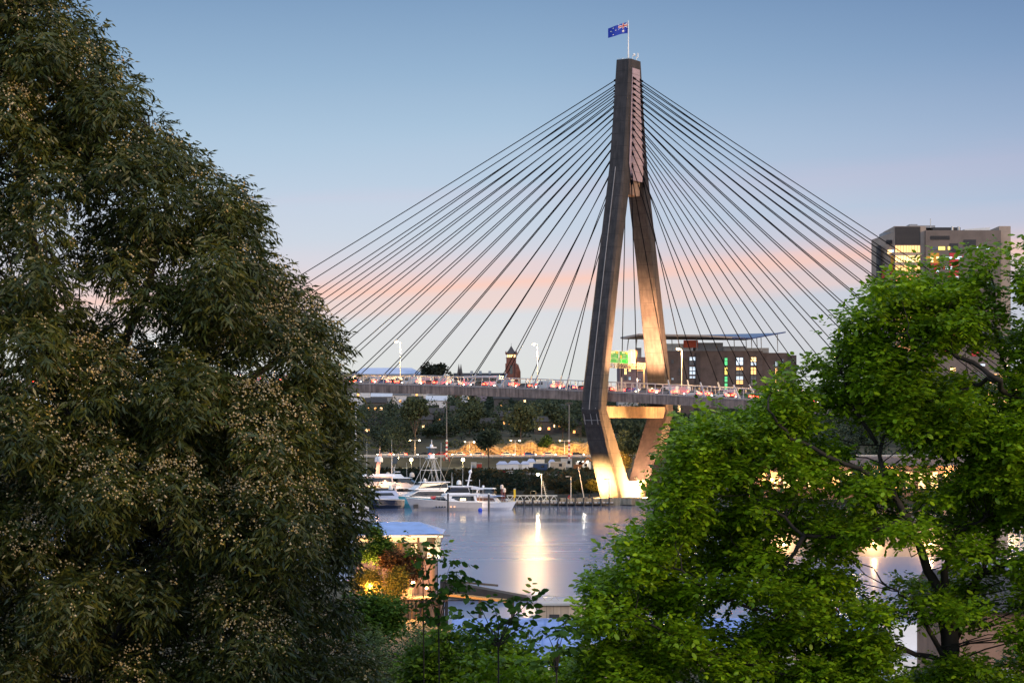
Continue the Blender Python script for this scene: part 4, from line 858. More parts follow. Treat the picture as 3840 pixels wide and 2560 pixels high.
for px, top, lb, on in ((2031, 1776, 'lit lamp post with white head in the middle of the jetty', 1), (2141, 1786, 'unlit lamp post with bare arm near the pylon end of the jetty', 0), (2284, 1796, 'thin lamp post in front of the floodlit pylon foot', 0)):
    o = thing('pier_lamp', lb, 'lamp post', (PX(px, 585), 585, 1.0), 0, 'lamp posts on the jetty'); h = PZ(top, 585) - 1
    MB().tube([(0, 0, 0), (0, 0, h)], [.15, .09], 8).tube([(0, 0, h), (-.9, 0, h + .05)], .06).build('pole', polem, o); MB().box((-1.0, 0, h + .02), (.8, .35, .2)).build('head', polem, o)
    if on: MB().ball((-1.0, 0, h - .16), .3, 8, 5).build('bulb', glow('pier_lamp', (1.0, .88, .66), 40), o); lamp(o, (-1, -.6, h - .5), 1200, (1, .8, .5), .3)
lp = thing('leaning_pole', 'long pale pole leaning on the quay left of the pylon foot', 'pole', (PX(2192, 586), 586, 1.0)); MB().tube([(0, 0, 0), (-1.7, .3, 9.3)], [.16, .09]).beam((-1.9, .3, 8.6), (-1.0, .3, 8.8), .1).build('pole', polem, lp)
lpo = thing('leaning_mast', 'leaning mast with rungs behind the lit jetty lamp', 'mast', (PX(2052, 588), 588, 1.0)); m = MB().tube([(0, 0, 0), (-1.2, .2, 5.4)], [.13, .07])
for k in range(7): m.beam((-.25 - k * .14 - .4, .1, 1.6 + k * .55), (-.25 - k * .14 + .4, .1, 1.7 + k * .55), .06)
m.build('pole', polem, lpo)
lb_ = thing('life_ring_stand', 'red life ring stand on the quay near the pylon end', 'life ring', (PX(2136, 586), 586, 1.0)); MB().tube([(0, 0, 0), (0, 0, 1.3)], .06).build('post', polem, lb_); MB().tube([(.38 * math.cos(a * PI / 6), -.1, 1.2 + .38 * math.sin(a * PI / 6)) for a in range(13)], .1).build('ring', redp, lb_)
for i, (px, top, lb) in enumerate(((1680, 1850, 'dark mooring pile with pale cap in front of the silver yacht'), (1833, 1853, 'dark mooring pile beside the blue float at the small cruiser'))):
    Y = 536.0; o = thing('mooring_pile', lb, 'pile', (PX(px, Y), Y, -3), 0, 'mooring piles'); h = PZ(top, Y) + 3
    MB().tube([(0, 0, 0), (0, 0, h)], .24, 10).build('pile', dark, o); MB().tube([(0, 0, h), (0, 0, h + .3)], [.25, .08], 10).build('cap', white, o)
# floodlights of the pylon (lamps with their real fittings)
fcol = (1.0, .66, .24)
for i, (s, u, z, aim, pw, sz, col, lb) in enumerate((
    (-2.2, -18.6, 1.9, (-1.3, -13.2, 5.6), 190000, 100, (1, .58, .2), 'floodlight on the quay at the outer face of the pylon leg'),
    (13, -5.0, 1.9, (3, -4.5, 5.5), 330000, 92, (1, .6, .22), 'floodlight on the quay lighting the base wall of the pylon'),
    (24, -6, 2.0, (2.5, -14, 14), 420000, 56, (1, .50, .17), 'floodlight farther along the quay aimed at the right side of the leg'),
    (16, 1, 1.9, (2, -1, 24.5), 80000, 60, (1, .44, .13), 'floodlight on the quay aimed up at the crossbeam'),
    (4.2, -4, 6.7, (0, 14, 14), 120000, 80, (1, .5, .26), 'floodlight on the base wall lighting the far leg'),
    (26, 12, 2.0, (3, 17, 24), 280000, 50, (1, .5, .18), 'floodlight on the quay lighting the right side of the far leg'),
    (7, -2, dz(7) + .9, (0, 14.5, 46), 620000, 62, (1, .5, .24), 'floodlight on the deck median aimed at the far upper leg'),
    (14, -13.6, dz(14) + .9, (2.6, -17.2, 44), 170000, 60, (1, .48, .22), 'floodlight at the deck edge aimed at the near upper leg'))):
    o = thing('floodlight', lb, 'floodlight', BP(s, u, z), -TH, 'floodlights at the pylon foot')
    MB().bb(-.3, .3, -.2, .2, 0, .25).build('bracket', dark, o); d = (Vector(aim) - Vector((s, u, z))).normalized()
    MB().beam(Vector((0, 0, .45)) - d * .2, Vector((0, 0, .45)) + d * .2, .7, .5).build('housing', dark, o)
    MB().beam(Vector((0, 0, .45)) + d * .21, Vector((0, 0, .45)) + d * .24, .6, .42).build('lens', glow('flood_lens', (1.0, .75, .35), 40), o)
    p0 = Vector((0, 0, .45)) + d * .45; lamp(o, p0, pw, col, .3, sz, p0 + d, .8)
# ------------------------------------------------------------------ yachts (local x forward from the stern, z up from the waterline)
def hull(L_, B, H0, H1, mat, parent, rake=.16, flare=1.25, boot=True):
    rings = []; n = 16
    for i in range(n + 1):
        q = i / n; wb = B / 2 * (1 - max(0, (q - .45) / .55) ** 2.3) * (.9 + .1 * min(1, q * 5)); wb = max(wb, .03)
        sh_ = H0 + (H1 - H0) * q ** 1.8; x = q * L_ * (1 - rake); xs_ = q * L_
        kw = wb * (.9 - .55 * q)
        rings.append([(x, -.02 * 0 - kw * .3, -.9 + .5 * q ** 3), (x, -kw, -.25), (x + (xs_ - x) * .4, -wb * .94, sh_ * .35), (xs_, -wb * (1 + (flare - 1) * .35 * q), sh_), (xs_, wb * (1 + (flare - 1) * .35 * q), sh_), (x + (xs_ - x) * .4, wb * .94, sh_ * .35), (x, kw, -.25), (x, kw * .3, -.9 + .5 * q ** 3)])
    h = MB().loft(rings).build('hull', mat, parent)
    m = MB()
    for sgn in (3, 4):
        for a, b_ in zip(rings, rings[1:]): m.beam(a[sgn], b_[sgn], .16, .12)
    m.build('gunwale', white, h)
    m = MB(); top = []
    for k, (a) in enumerate(rings[5:]):
        for sgn in (3, 4):
            p = Vector(a[sgn]); m.tube([p, p + Vector((0, 0, .75))], .025, 4)
    for a, b_ in zip(rings[5:], rings[6:]):
        for sgn in (3, 4): m.tube([Vector(a[sgn]) + Vector((0, 0, .75)), Vector(b_[sgn]) + Vector((0, 0, .75))], .03, 4)
    m.build('bow_rail', steel, h)
    return h
def house(x0, x1, w_, z0, z1, fr, br, mat, parent, name='cabin', tw_=.86):
    """deckhouse with raked front (fr) and back (br)"""
    return MB().loft([[(x0, -w_ / 2, z0), (x1, -w_ / 2 * .8, z0), (x1, w_ / 2 * .8, z0), (x0, w_ / 2, z0)], [(x0 + br, -w_ / 2 * tw_, z1), (x1 - fr, -w_ / 2 * .75 * tw_, z1), (x1 - fr, w_ / 2 * .75 * tw_, z1), (x0 + br, w_ / 2 * tw_, z1)]]).build(name, mat, parent)
def band(x0, x1, w_, z0, z1, fr, br, parent, mat=None, tw_=.97):
    return MB().loft([[(x0, -w_ / 2 - .03, z0), (x1, -w_ / 2 * .8 - .03, z0), (x1, w_ / 2 * .8 + .03, z0), (x0, w_ / 2 + .03, z0)], [(x0 + br, -w_ / 2 * tw_ - .03, z1), (x1 - fr, -w_ / 2 * .79 * tw_ - .03, z1), (x1 - fr, w_ / 2 * .79 * tw_ + .03, z1), (x0 + br, w_ / 2 * tw_ + .03, z1)]]).build('window_band', mat or glass, parent)
def dome(x, y, z, r, parent, mat=None): return MB().tube([(x, y, z - r * .5), (x, y, z + r * .3)], r, 10).ball((x, y, z + r * .3), r, 10, 4, 1, 0).build('radar_dome', mat or white, parent)
def whip(pts, parent): 
    for x, y, z0, z1 in pts: MB().tube([(x, y, z0), (x - .1, y, z1)], [.05, .025], 5).build('whip_aerial', white, parent)
gel = M('gelcoat', (.80, .82, .87), .3, .04); silver = M('silver_hull', (.45, .43, .43), .3, .06); teal = M('teal_hull', (.06, .32, .48), .25, .06); navy = M('navy_hull', (.012, .02, .045), .2, .05); bluec = M('blue_grey_deck', (.34, .42, .62), .4, .06)
warmwin = glow('cabin_light', (1.0, .72, .35), 4)
def at_boat(px, Y, hx, hy): return (PX(px, Y), Y, 0), math.atan2(hy, hx)
# silver motor yacht, bow to the left
loc, rz = at_boat(1800, 550, -.965, -.26)
y1 = thing('motor_yacht', 'silver hulled motor yacht with white cabins, moored in front of the teal one', 'yacht', loc, rz); L_ = 19.0
h_ = hull(L_, 5.2, 2.1, 3.3, silver, y1, .10)
for x in (7.2, 8.1, 9.6, 10.3, 11.0, 11.8): MB().prism([(x + .2 * math.cos(a * PI / 5), 1.05 + .2 * math.sin(a * PI / 5)) for a in range(10)], 'y', 2.45, 2.66).build('porthole', glass if x > 9 else glow('porthole_glow', (1, .45, .25), 1.2), h_)
MB().bb(16.2, 17.3, 1.05, 1.62, .7, 1.7).build('anchor_pocket', dark, h_)
house(1.2, 12.6, 4.4, 2.0, 3.9, 3.4, .4, gel, y1); band(1.9, 8.0, 4.42, 2.45, 3.65, .5, .3, y1); MB().bb(4.2, 5.6, 2.14, 2.18, 2.6, 3.1).build('lit_window', warmwin, y1)
house(.6, 9.6, 4.6, 3.9, 4.25, .4, 0, gel, y1, 'boat_deck', 1); house(3.0, 8.8, 3.6, 4.25, 5.9, 1.6, .3, gel, y1, 'wheelhouse'); band(3.1, 8.7, 3.62, 4.5, 5.7, 1.2, .4, y1); band(8.6, 12.8, 4.1, 2.4, 3.5, 1.6, 1.2, y1)
house(2.4, 8.0, 4.0, 5.9, 6.15, .3, 0, gel, y1, 'hardtop', 1); dome(5.4, 0, 6.8, .62, y1)
MB().beam((3.2, 0, 6.1), (2.3, 0, 10.2), .4, .3).beam((2.2, -.9, 8.3), (2.9, .9, 8.3), .18).box((2.9, 0, 7.5), (1.6, .2, .16)).ball((2.5, 0, 9.6), .45).tube([(2.2, 0, 10), (2.2, 0, 11.4)], .05).build('radar_mast', gel, y1)
MB().loft([[(-.6, -2, 5.2), (2.8, -2.1, 5.3), (2.8, 2.1, 5.3), (-.6, 2, 5.2)], [(.6, -.5, 5.9), (2.4, -.6, 6.2), (2.4, .6, 6.2), (.6, .5, 5.9)]]).build('awning', M('awning_cloth', (.5, .53, .62), .8, .05), y1)
m = MB()
for x, y in ((-.3, 1.8), (-.3, -1.8), (1.4, 1.9), (1.4, -1.9)): m.tube([(x, y, 2), (x, y, 5.3)], .06, 5)
m.build('awning_pole', steel, y1); whip(((7.6, 1.2, 6, 9.6), (4.2, -1.2, 6, 10.4), (6.9, -.8, 6, 8.4)), y1)
MB().bb(11.4, 12.6, -.5, .5, 3.0, 3.6).build('red_cover', redp, y1)
# teal sport fishing yacht with the lattice tower, bow to the left and towards us
loc, rz = at_boat(1742, 578, -.88, -.48)
y2 = thing('sport_fishing_yacht', 'teal hulled fishing yacht with tall lattice lookout tower', 'yacht', loc, rz)
h_ = hull(27.4, 6.6, 1.9, 4.0, teal, y2, .13, 1.6)
house(6, 19.0, 5.0, 2.2, 4.6, 5.2, .3, gel, y2); band(7, 17.2, 5.02, 2.9, 4.1, 2.8, .3, y2)
house(6, 15.6, 4.8, 4.6, 6.2, 2.8, .2, gel, y2, 'flybridge'); band(6.2, 14.6, 4.76, 5.0, 6.2, 1.6, .2, y2, None, .96); house(5.4, 12.8, 4.6, 6.35, 6.6, .4, 0, gel, y2, 'hardtop', 1)
m = MB(); tz_ = 12.6
for (x, y), (a, b_) in zip(((14.6, 2.0), (14.6, -2.0), (6.6, 2.1), (6.6, -2.1)), ((10.6, .9), (10.6, -.9), (9.0, .9), (9.0, -.9))): m.tube([(x, y, 4.6 if x > 10 else 6.5), (a, b_, tz_)], .045, 6)
for (x, y), (a, b_) in zip(((11.8, 1.6), (8.0, 1.6), (8.0, -1.6)), ((9.0, .9), (10.6, .9), (10.6, -.9))): m.tube([(x, y, 6.5), (a, b_, tz_)], .035, 5)
for z in (9.6,): q = (z - 6.5) / 6; m.tube([(13.4 - 2.8 * q, 2 - q, z), (7 + 1.8 * q, 2 - q, z), (7 + 1.8 * q, -2 + q, z), (13.4 - 2.8 * q, -2 + q, z)], .05, 5)
m.bb(8.6, 11.0, -1.3, 1.3, tz_, tz_ + .15); m.build('lookout_tower', white, y2)
MB().bb(9.1, 10.4, -.7, .7, tz_ + .15, tz_ + 1.1).build('tower_pulpit', gel, y2); MB().loft([[(9.1, -.9, tz_ + 1.3), (10.5, -.9, tz_ + 1.3), (10.5, .9, tz_ + 1.3), (9.1, .9, tz_ + 1.3)], [(9.2, -.8, tz_ + 2.8), (10.2, -.8, tz_ + 2.8), (10.2, .8, tz_ + 2.8), (9.2, .8, tz_ + 2.8)]]).build('tower_screen', glass, y2)
MB().bb(8.8, 10.6, -1.2, 1.2, tz_ + 2.8, tz_ + 3.0).ball((9.7, 0, tz_ + 3.3), .45).tube([(9.7, 0, tz_ + 3.6), (9.7, 0, tz_ + 4.9)], .05).build('tower_roof', gel, y2)
m = MB()
for y in (-.3, .3): m.tube([(7.9, y, 6.5), (9.0, y, tz_)], .05, 5)
for k in range(14): m.tube([(7.9 + k * .08, -.3, 6.8 + k * .42), (7.9 + k * .08, .3, 6.8 + k * .42)], .035, 4)
m.build('ladder', white, y2); dome(12.2, 1.2, 6.9, .42, y2); dome(11.0, -1.3, 6.9, .42, y2)
m = MB()
for sgn in (-1, 1): m.tube([(8.5, sgn * 2.4, 4.6), (4.6, sgn * 3.4, 14.4)], [.06, .03], 5)
m.build('outrigger', cream, y2)
MB().ball((21, 0, 3.3), 1.5, 12, 5, .75, 0).build('tender_cover', bluec, y2); whip(((8, 2, 6.6, 16.8), (8.6, -2, 6.6, 17.4), (7, 0, 6.6, 13)), y2)
# dark navy yacht
loc, rz = at_boat(1505, 566, -.9, -.44)
y3 = thing('motor_yacht', 'low dark navy motor yacht with sleek blue grey coachroof', 'yacht', loc, rz)
hull(15.5, 4.8, 2.2, 3.2, navy, y3, .14); house(1.5, 12.2, 4.2, 2.4, 3.1, 2.2, .3, bluec, y3, 'deck'); house(1.5, 10.2, 3.8, 3.0, 4.5, 3.8, .6, bluec, y3, 'coachroof', .7); band(2.6, 9.4, 3.6, 3.3, 4.0, 1.7, .6, y3, None, .84)
dome(3.4, 1.1, 5.1, .55, y3); dome(2.4, -1.4, 5.1, .55, y3); dome(7.5, -1.0, 4.7, .3, y3)
# pale pink lit cruiser at the left with the radar mast
loc, rz = at_boat(1505, 600, -.97, -.22)
y4 = thing('motor_yacht', 'tall cream yacht warmly lit, with pink lit mast and two big domes', 'yacht', loc, rz); wm_ = M('warm_gelcoat', (.70, .60, .54), .35, .05)
hull(22, 6.0, 2.4, 4.0, wm_, y4, .13); house(1.5, 16, 5.2, 2.4, 4.9, 3.0, .3, wm_, y4); band(2.2, 13.6, 5.22, 3.2, 4.3, .8, .2, y4)
house(.8, 14.0, 5.4, 4.9, 5.3, .5, 0, wm_, y4, 'boat_deck', 1); house(2.5, 12.6, 4.6, 5.3, 7.4, 2.6, .3, wm_, y4, 'wheelhouse'); band(3.0, 11.4, 4.55, 6.0, 7.0, 1.3, .3, y4)
house(2.0, 11.5, 4.8, 7.4, 8.1, 1.6, .4, gel, y4, 'hardtop', .8)
MB().loft([[(x - .5, -.4, z), (x + .5, -.3, z), (x + .5, .3, z), (x - .5, .4, z)] for x, z in ((6.6, 8.0), (6.4, 10.2), (6.0, 12.2), (5.9, 13.6))]).box((6.2, 0, 11.0), (.5, 3.6, .2)).box((5.9, 0, 13.0), (.5, 1.6, .5)).tube([(5.9, 0, 13.5), (5.9, 0, 15.6)], .06).tube([(5.9, -.6, 13.3), (5.9, -.6, 14.8)], .05).build('radar_mast', M('mast_pink', (.72, .46, .36), .4, .05), y4)
dome(6.2, 1.8, 11.8, .85, y4); dome(6.2, -1.8, 11.8, .85, y4); whip(((3, 1.6, 8, 17.5), (9.8, 1.6, 8, 18.2), (2.4, -1.6, 8, 13)), y4)
lamp(y4, (4.8, 3.2, 6.2), 420, (1, .5, .28), .3); lamp(y4, (7.2, 1.6, 9.6), 260, (1, .45, .25), .2); lamp(y4, (8, 3.6, 3.4), 420, (1, .6, .25), .3)
MB().bb(3, 12, 2.62, 2.66, 4.62, 4.78).build('deck_light', warmwin, y4)
# flybridge cruiser with two pale domes behind
loc, rz = at_boat(1452, 612, .97, -.24)
y5 = thing('flybridge_cruiser', 'white flybridge cruiser with a pale round dome at each end of its arch', 'yacht', loc, rz)
hull(15, 4.8, 2.0, 3.0, gel, y5); house(1, 11.4, 4.2, 2.2, 4.3, 3.8, .4, gel, y5); band(2, 10, 4.1, 3.0, 3.8, 2.0, .5, y5)
house(.8, 8.6, 4.0, 4.3, 5.6, 2.6, .2, wm_, y5, 'flybridge'); band(3.0, 8.2, 3.6, 5.5, 6.5, 1.8, .6, y5, None, .8); house(.5, 7.0, 3.8, 6.6, 6.9, 1.0, .3, gel, y5, 'hardtop', .9)
MB().loft([[(1.2, -.9, 6.9), (4.8, -.9, 6.9), (4.8, .9, 6.9), (1.2, .9, 6.9)], [(1.8, -.5, 7.8), (3.8, -.5, 7.8), (3.8, .5, 7.8), (1.8, .5, 7.8)]]).tube([(2, 0, 7.8), (2, 0, 9.8)], .08).box((3, 0, 8.4), (1.6, .3, .2)).build('radar_arch', gel, y5)
dome(.2, 0, 7.4, .7, y5, M('dome_cream', (.6, .55, .5), .4, 0)); dome(7.2, 0, 7.4, .7, y5, M('dome_cream', ())); whip(((1, 1.6, 6.5, 13), (9.2, 1.4, 4.8, 12.5), (5.2, 1.7, 6.5, 11)), y5); lamp(y5, (3, -3.4, 4.6), 500, (1, .6, .35), .3)
# small white cruiser, bow to the right
loc, rz = at_boat(1782, 556, .93, -.37)
y6 = thing('cabin_cruiser', 'small white cabin cruiser with bow to the right, by the blue float', 'boat', loc, rz)
hull(11.2, 4.0, 1.5, 2.2, gel, y6, .13); house(.2, 6.8, 3.5, 1.6, 3.4, 1.6, .1, gel, y6); band(.8, 6.0, 3.52, 2.2, 3.0, .6, .1, y6, M('brown_glass', (.09, .05, .04), .1, 0)); house(.4, 7.6, 3.7, 3.4, 3.6, .8, 0, bluec, y6, 'coachroof', 1)
house(.6, 5.4, 3.2, 3.6, 4.2, .8, .2, gel, y6, 'flybridge'); band(1.6, 5.6, 3.1, 4.2, 5.2, .9, .8, y6, None, .86); house(.6, 5.4, 3.3, 5.25, 5.5, .5, .3, gel, y6, 'hardtop', .9)
MB().beam((.6, 1.4, 3.6), (1.5, 1.3, 5.3), .3).beam((.6, -1.4, 3.6), (1.5, -1.3, 5.3), .3).ball((2.2, 0, 5.8), .34).tube([(1.2, 0, 5.4), (1.2, 0, 7.6)], .04).build('radar_arch', gel, y6); lamp(y6, (-.4, -1.6, 3.0), 700, (1, .62, .34), .3); lamp(y6, (1, -3.2, 1.6), 500, (1, .7, .5), .3)
MB().ball((8.6, 0, 2.5), .5, 8, 4, .7).build('bow_tender', steel, y6)
fl2 = thing('mooring_float', 'bright blue round mooring float on the water beside the small cruiser', 'float', (PX(1801, 545), 545, .25)); MB().ball((0, 0, 0), .55, 12, 8).build('ball', M('float_blue', (.02, .07, .6), .4, 0), fl2); MB().tube([(0, 0, .5), (0, 0, .75)], .1).build('ring', steel, fl2)
for i, (px, py, lb) in enumerate(((1882, 1818, 'taller white capped beacon on the jetty behind the small cruiser'), (1891, 1830, 'shorter white capped beacon on the jetty behind the small cruiser'))):
    o = thing('pier_beacon', lb, 'beacon', (PX(px, 590), 590, 1.0), 0); h = PZ(py, 590) - 1
    MB().tube([(0, 0, 0), (0, 0, h - 1)], .28, 8).build('post', M('beacon_post', (.16, .05, .05), .6, .1), o); MB().tube([(0, 0, h - 1), (0, 0, h - .3)], .45, 8).ball((0, 0, h - .3), .45, 8, 4, 1, 0).build('cap', wm_, o)
# sailing yacht whose mast shows beside the flowering tree
loc, rz = at_boat(1375, 560, -.9, -.4)
y7 = thing('sailing_yacht', 'sailing yacht with tall white mast and crosstree beside the flowering tree', 'sailing boat', loc, rz)
hull(13, 3.8, 1.1, 1.6, gel, y7, .15); house(2, 8.5, 2.6, 1.2, 1.9, 1.4, .2, gel, y7); mh = PZ(1538, 560); q = 1.0 + 0 * mh
mx = MB().tube([(3.0, 0, 1.2), (3.0, 0, mh)], [.28, .2], 8).build('mast', gel, y7); MB().tube([(3.0, -1.4, mh - 3.1), (3.0, 0, mh - 3.0), (3.0, 1.4, mh - 3.1)], .07).tube([(3.0, 0, 2.6), (-2, 0, 2.7)], .1).build('spreader', gel, mx)
# ------------------------------------------------------------------ the near shore
pv = thing('pavilion', 'glazed waterside pavilion with pale blue hipped roof on a brown base', 'pavilion', (PX(1540, 222), 222, 1.2)); k2 = 222 / F
vx = lambda px: (px - 1540) * k2; vz = lambda py: PZ(py, 222) - 1.2
MB().loft([[(vx(1330), -1.2, vz(2008)), (vx(1662), -.6, vz(1999)), (vx(1662), 8.5, vz(1999)), (vx(1330), 8.5, vz(2008))], [(vx(1400), 3.6, vz(1966) + .1), (vx(1566), 3.9, vz(1966) + .1), (vx(1566), 4.2, vz(1966) + .1), (vx(1400), 4.2, vz(1966) + .1)]]).build('roof', M('blue_metal_roof', (.24, .37, .70), .4, .2, .6), pv)
MB().bb(vx(1330), vx(1662), -1.15, -.95, vz(2012), vz(2004)).build('gutter', white, pv)
fr_ = M('brown_frame', (.06, .045, .04), .6, .15); m = MB()
for px in (1430, 1459, 1512, 1569, 1626): m.bb(vx(px) - .11, vx(px) + .11, -.32, -.1, 0, vz(2004))
m.bb(vx(1330), vx(1632), -.28, -.1, vz(2010), vz(2003)).bb(vx(1330), vx(1632), -.24, -.1, vz(2037), vz(2033)).bb(vx(1330), vx(1632), -.3, -.1, vz(2098), vz(2090))
for px in (1486, 1498, 1540, 1553, 1600): m.bb(vx(px) - .05, vx(px) + .05, -.2, -.1, vz(2092), vz(2035))
m.build('frame', fr_, pv)
pg = [glow('pavilion_glow', (1.0, .86, .55), .34), M('pavilion_glass', (.10, .12, .12), .08, .2, .8), glow('pavilion_dim', (.75, .85, .72), .16), M('pavilion_interior', (.16, .11, .07), .6, .3, .8)]
for i, (a, b_) in enumerate(((1330, 1380), (1380, 1430), (1430, 1459), (1459, 1486), (1486, 1512), (1512, 1540), (1540, 1569), (1569, 1600), (1600, 1632))):
    MB().bb(vx(a), vx(b_), -.06, -.02, vz(2034), vz(2006)).build('glazing', pg[(0, 2, 0, 0, 2, 0, 0, 2, 1)[i]], pv); MB().bb(vx(a), vx(b_), -.06, -.02, vz(2092), vz(2035)).build('glazing', pg[(1, 3, 2, 0, 3, 1, 2, 1, 2)[i]], pv)
MB().bb(vx(1632), vx(1652), -.1, -.04, vz(2092), vz(2008)).build('corner_glass', M('green_glass', (.35, .45, .42), .1, .05), pv)
MB().bb(vx(1330), vx(1632), 0, 8, 0, vz(2092)).bb(vx(1330), vx(1632), .2, 8, vz(2092), vz(2006)).build('wall', M('mauve_render', (.20, .15, .15), .85, .15, .6), pv)
m = MB().beam((vx(1650), -.6, vz(2006)), (vx(1688), -.6, vz(2006)), .12, .08).beam((vx(1664), -.6, vz(2007)), (vx(1648), -.6, vz(2046)), .07).beam((vx(1632), -.6, vz(2015)), (vx(1664), -.6, vz(2088)), .07)
m.build('awning_bracket', dark, pv); lamp(pv, (vx(1640), -1.2, vz(2084)), 60, (1, .9, .7), .1)
MB().ball((vx(1644), -.9, vz(2086)), .1, 8, 5).build('wall_light', glow('small_white_lamp', (1, .95, .85), 20), pv)
# wharf with lit timber fence, orange lamps
wf = thing('timber_wharf', 'old timber wharf front with dark posts below the orange lamp', 'wharf', (PX(1570, 214), 214, -1)); k3 = 214 / F
ux = lambda px: (px - 1570) * k3; uz = lambda py: PZ(py, 214) + 1
MB().bb(ux(1440), ux(1655), 0, 5, 0, uz(2246)).build('wall', M('wharf_boards', (.17, .12, .09), .85, .3, 1.4, streak=True), wf); MB().bb(ux(1430), ux(1660), -.3, 5, uz(2246), uz(2240)).build('deck', timber, wf)
m = MB()
for px in (1512, 1524, 1538, 1552, 1568, 1590, 1612, 1650): m.bb(ux(px) - .12, ux(px) + .12, -.25, -.02, 0, uz(2243))
m.build('post', dark, wf)
fe = thing('deck_fence', 'pale slatted deck fence lit orange by the lamp', 'fence', (PX(1500, 216), 216, PZ(2246, 216))); k4 = 216 / F; m = MB()
for i in range(16): m.bb((-40 + i * 5.4) * k4, (-38 + i * 5.4) * k4, -.03, .03, 0, 1.0)
m.build('slats', M('pale_timber', (.5, .36, .22), .7, .12), fe); MB().bb(-45 * k4, 50 * k4, -.05, .05, 1.0, 1.08).build('rail', M('pale_timber', ()), fe)
olamp = glow('orange_lamp', (1.0, .42, .14), 60)
for px, py, Y, pw, r_, lb in ((1549, 2191, 214, 4500, .17, 'bright orange ball lamp on the wharf under the pavilion'), (1600, 2208, 216, 1500, .12, 'smaller orange ball lamp right of the bright orange one'), (1380, 2176, 212, 3000, .09, 'orange garden lamp deep in the shrubs, upper of two at the tree edge'), (1388, 2216, 209, 3000, .10, 'orange garden lamp deep in the shrubs, lower of two at the tree edge'), (1430, 2215, 204, 2600, .06, 'small orange garden lamp in the golden lit shrubs')):
    p = P3(px, py, Y); z0 = min(p.z - 1.2, PZ(2240, Y)); o = thing('ball_lamp', lb, 'lamp', (p.x, Y, z0), 0, 'orange lamps on the wharf')
    MB().tube([(0, 0, 0), (0, 0, p.z - z0)], .05).build('post', dark, o); MB().ball((0, 0, p.z - z0 + r_), r_, 10, 6).build('bulb', olamp, o); lamp(o, (0, -.8, p.z - z0 + .5), pw, (1, .45, .13), .15)
# slipway, small jetty, gangway, boat shed, blue roofed shed
sw = thing('slipway', 'dark timber slipway reaching into the water right of the pavilion', 'slipway', (PX(1820, 262), 262, 0)); k5 = 262 / F; q5 = lambda px: (px - 1820) * k5
MB().loft([[(q5(1650), 0, .3), (q5(1990), -1, -.2), (q5(1990), 3, -.2), (q5(1650), 3.5, .3)], [(q5(1650), 0, PZ(2186, 262) + .25), (q5(1990), -1, .35), (q5(1990), 3, .35), (q5(1650), 3.5, PZ(2186, 262) + .25)]]).build('ramp', M('dark_timber', (.04, .035, .03), .85, .3, 1.0), sw); MB().beam((q5(1660), -.1, PZ(2186, 262) + .35), (q5(1868), -.6, PZ(2199, 262) + .2), .25).build('kerb', timber, sw)
jt = thing('small_jetty', 'narrow raised jetty with ochre beams lit by the orange lamps', 'jetty', (PX(1780, 222), 222, -2)); k6 = 222 / F; q6 = lambda px: (px - 1780) * k6; j6 = lambda py: PZ(py, 222) + 2; och = M('ochre_timber', (.36, .22, .07), .8, .15, 1.0)
MB().loft([[(q6(1655), 0, j6(2232)), (q6(1900), 0, j6(2258)), (q6(1900), 2, j6(2258)), (q6(1655), 2, j6(2232))], [(q6(1655), 0, j6(2224)), (q6(1900), 0, j6(2250)), (q6(1900), 2, j6(2250)), (q6(1655), 2, j6(2224))]]).build('deck', och, jt)
m = MB()
for px in (1660, 1674, 1800, 1922): m.bb(q6(px) - .16, q6(px) + .16, .2, .5, 0, j6(2236 if px < 1700 else 2252))
m.build('pile', dark, jt)
bs = thing('boat_shed', 'cream boarded boat shed with dark doorway at the water edge', 'shed', (PX(2090, 205), 205, 0)); k7 = 205 / F; q7 = lambda px: (px - 2090) * k7; j7 = lambda py: PZ(py, 205)
bsw = MB().bb(q7(2022), q7(2330), 0, 5, -1, j7(2268)).build('wall', M('cream_boards', (.46, .38, .30), .8, .25, .8, streak=True), bs); m = MB()
for i in range(12): m.bb(q7(2022 + 27 * i), q7(2023 + 27 * i), -.02, .01, 0, j7(2268))
m.build('board_joint', dark, bsw); MB().bb(q7(2060), q7(2098), -.05, .02, -.5, j7(2302)).build('door', dark, bs); MB().bb(q7(2016), q7(2336), -.3, 5.3, j7(2268), j7(2260)).build('roof', steel, bs)
g2 = thing('footbridge', 'grey lattice footbridge railing running along the boat shed roof', 'footbridge', (PX(2060, 208), 208, PZ(2262, 208))); k8 = 208 / F; m = MB(); hh = 30 * k8
for z in (0, hh): m.beam((-85 * k8, 0, z + (.25 if z else 0) * 0), (230 * k8, 0, z - .1), .09)
for i in range(12): a = (-80 + i * 25) * k8; m.beam((a, 0, 0 if i % 2 else hh), (a + 25 * k8, 0, hh if i % 2 else 0), .06)
m.build('truss', steel, g2); MB().bb(-88 * k8, 232 * k8, .05, 1.2, -.16, -.04).build('walkway', steel, g2)
blr = M('blue_shed_roof', (.20, .30, .62), .45, .32, .5)
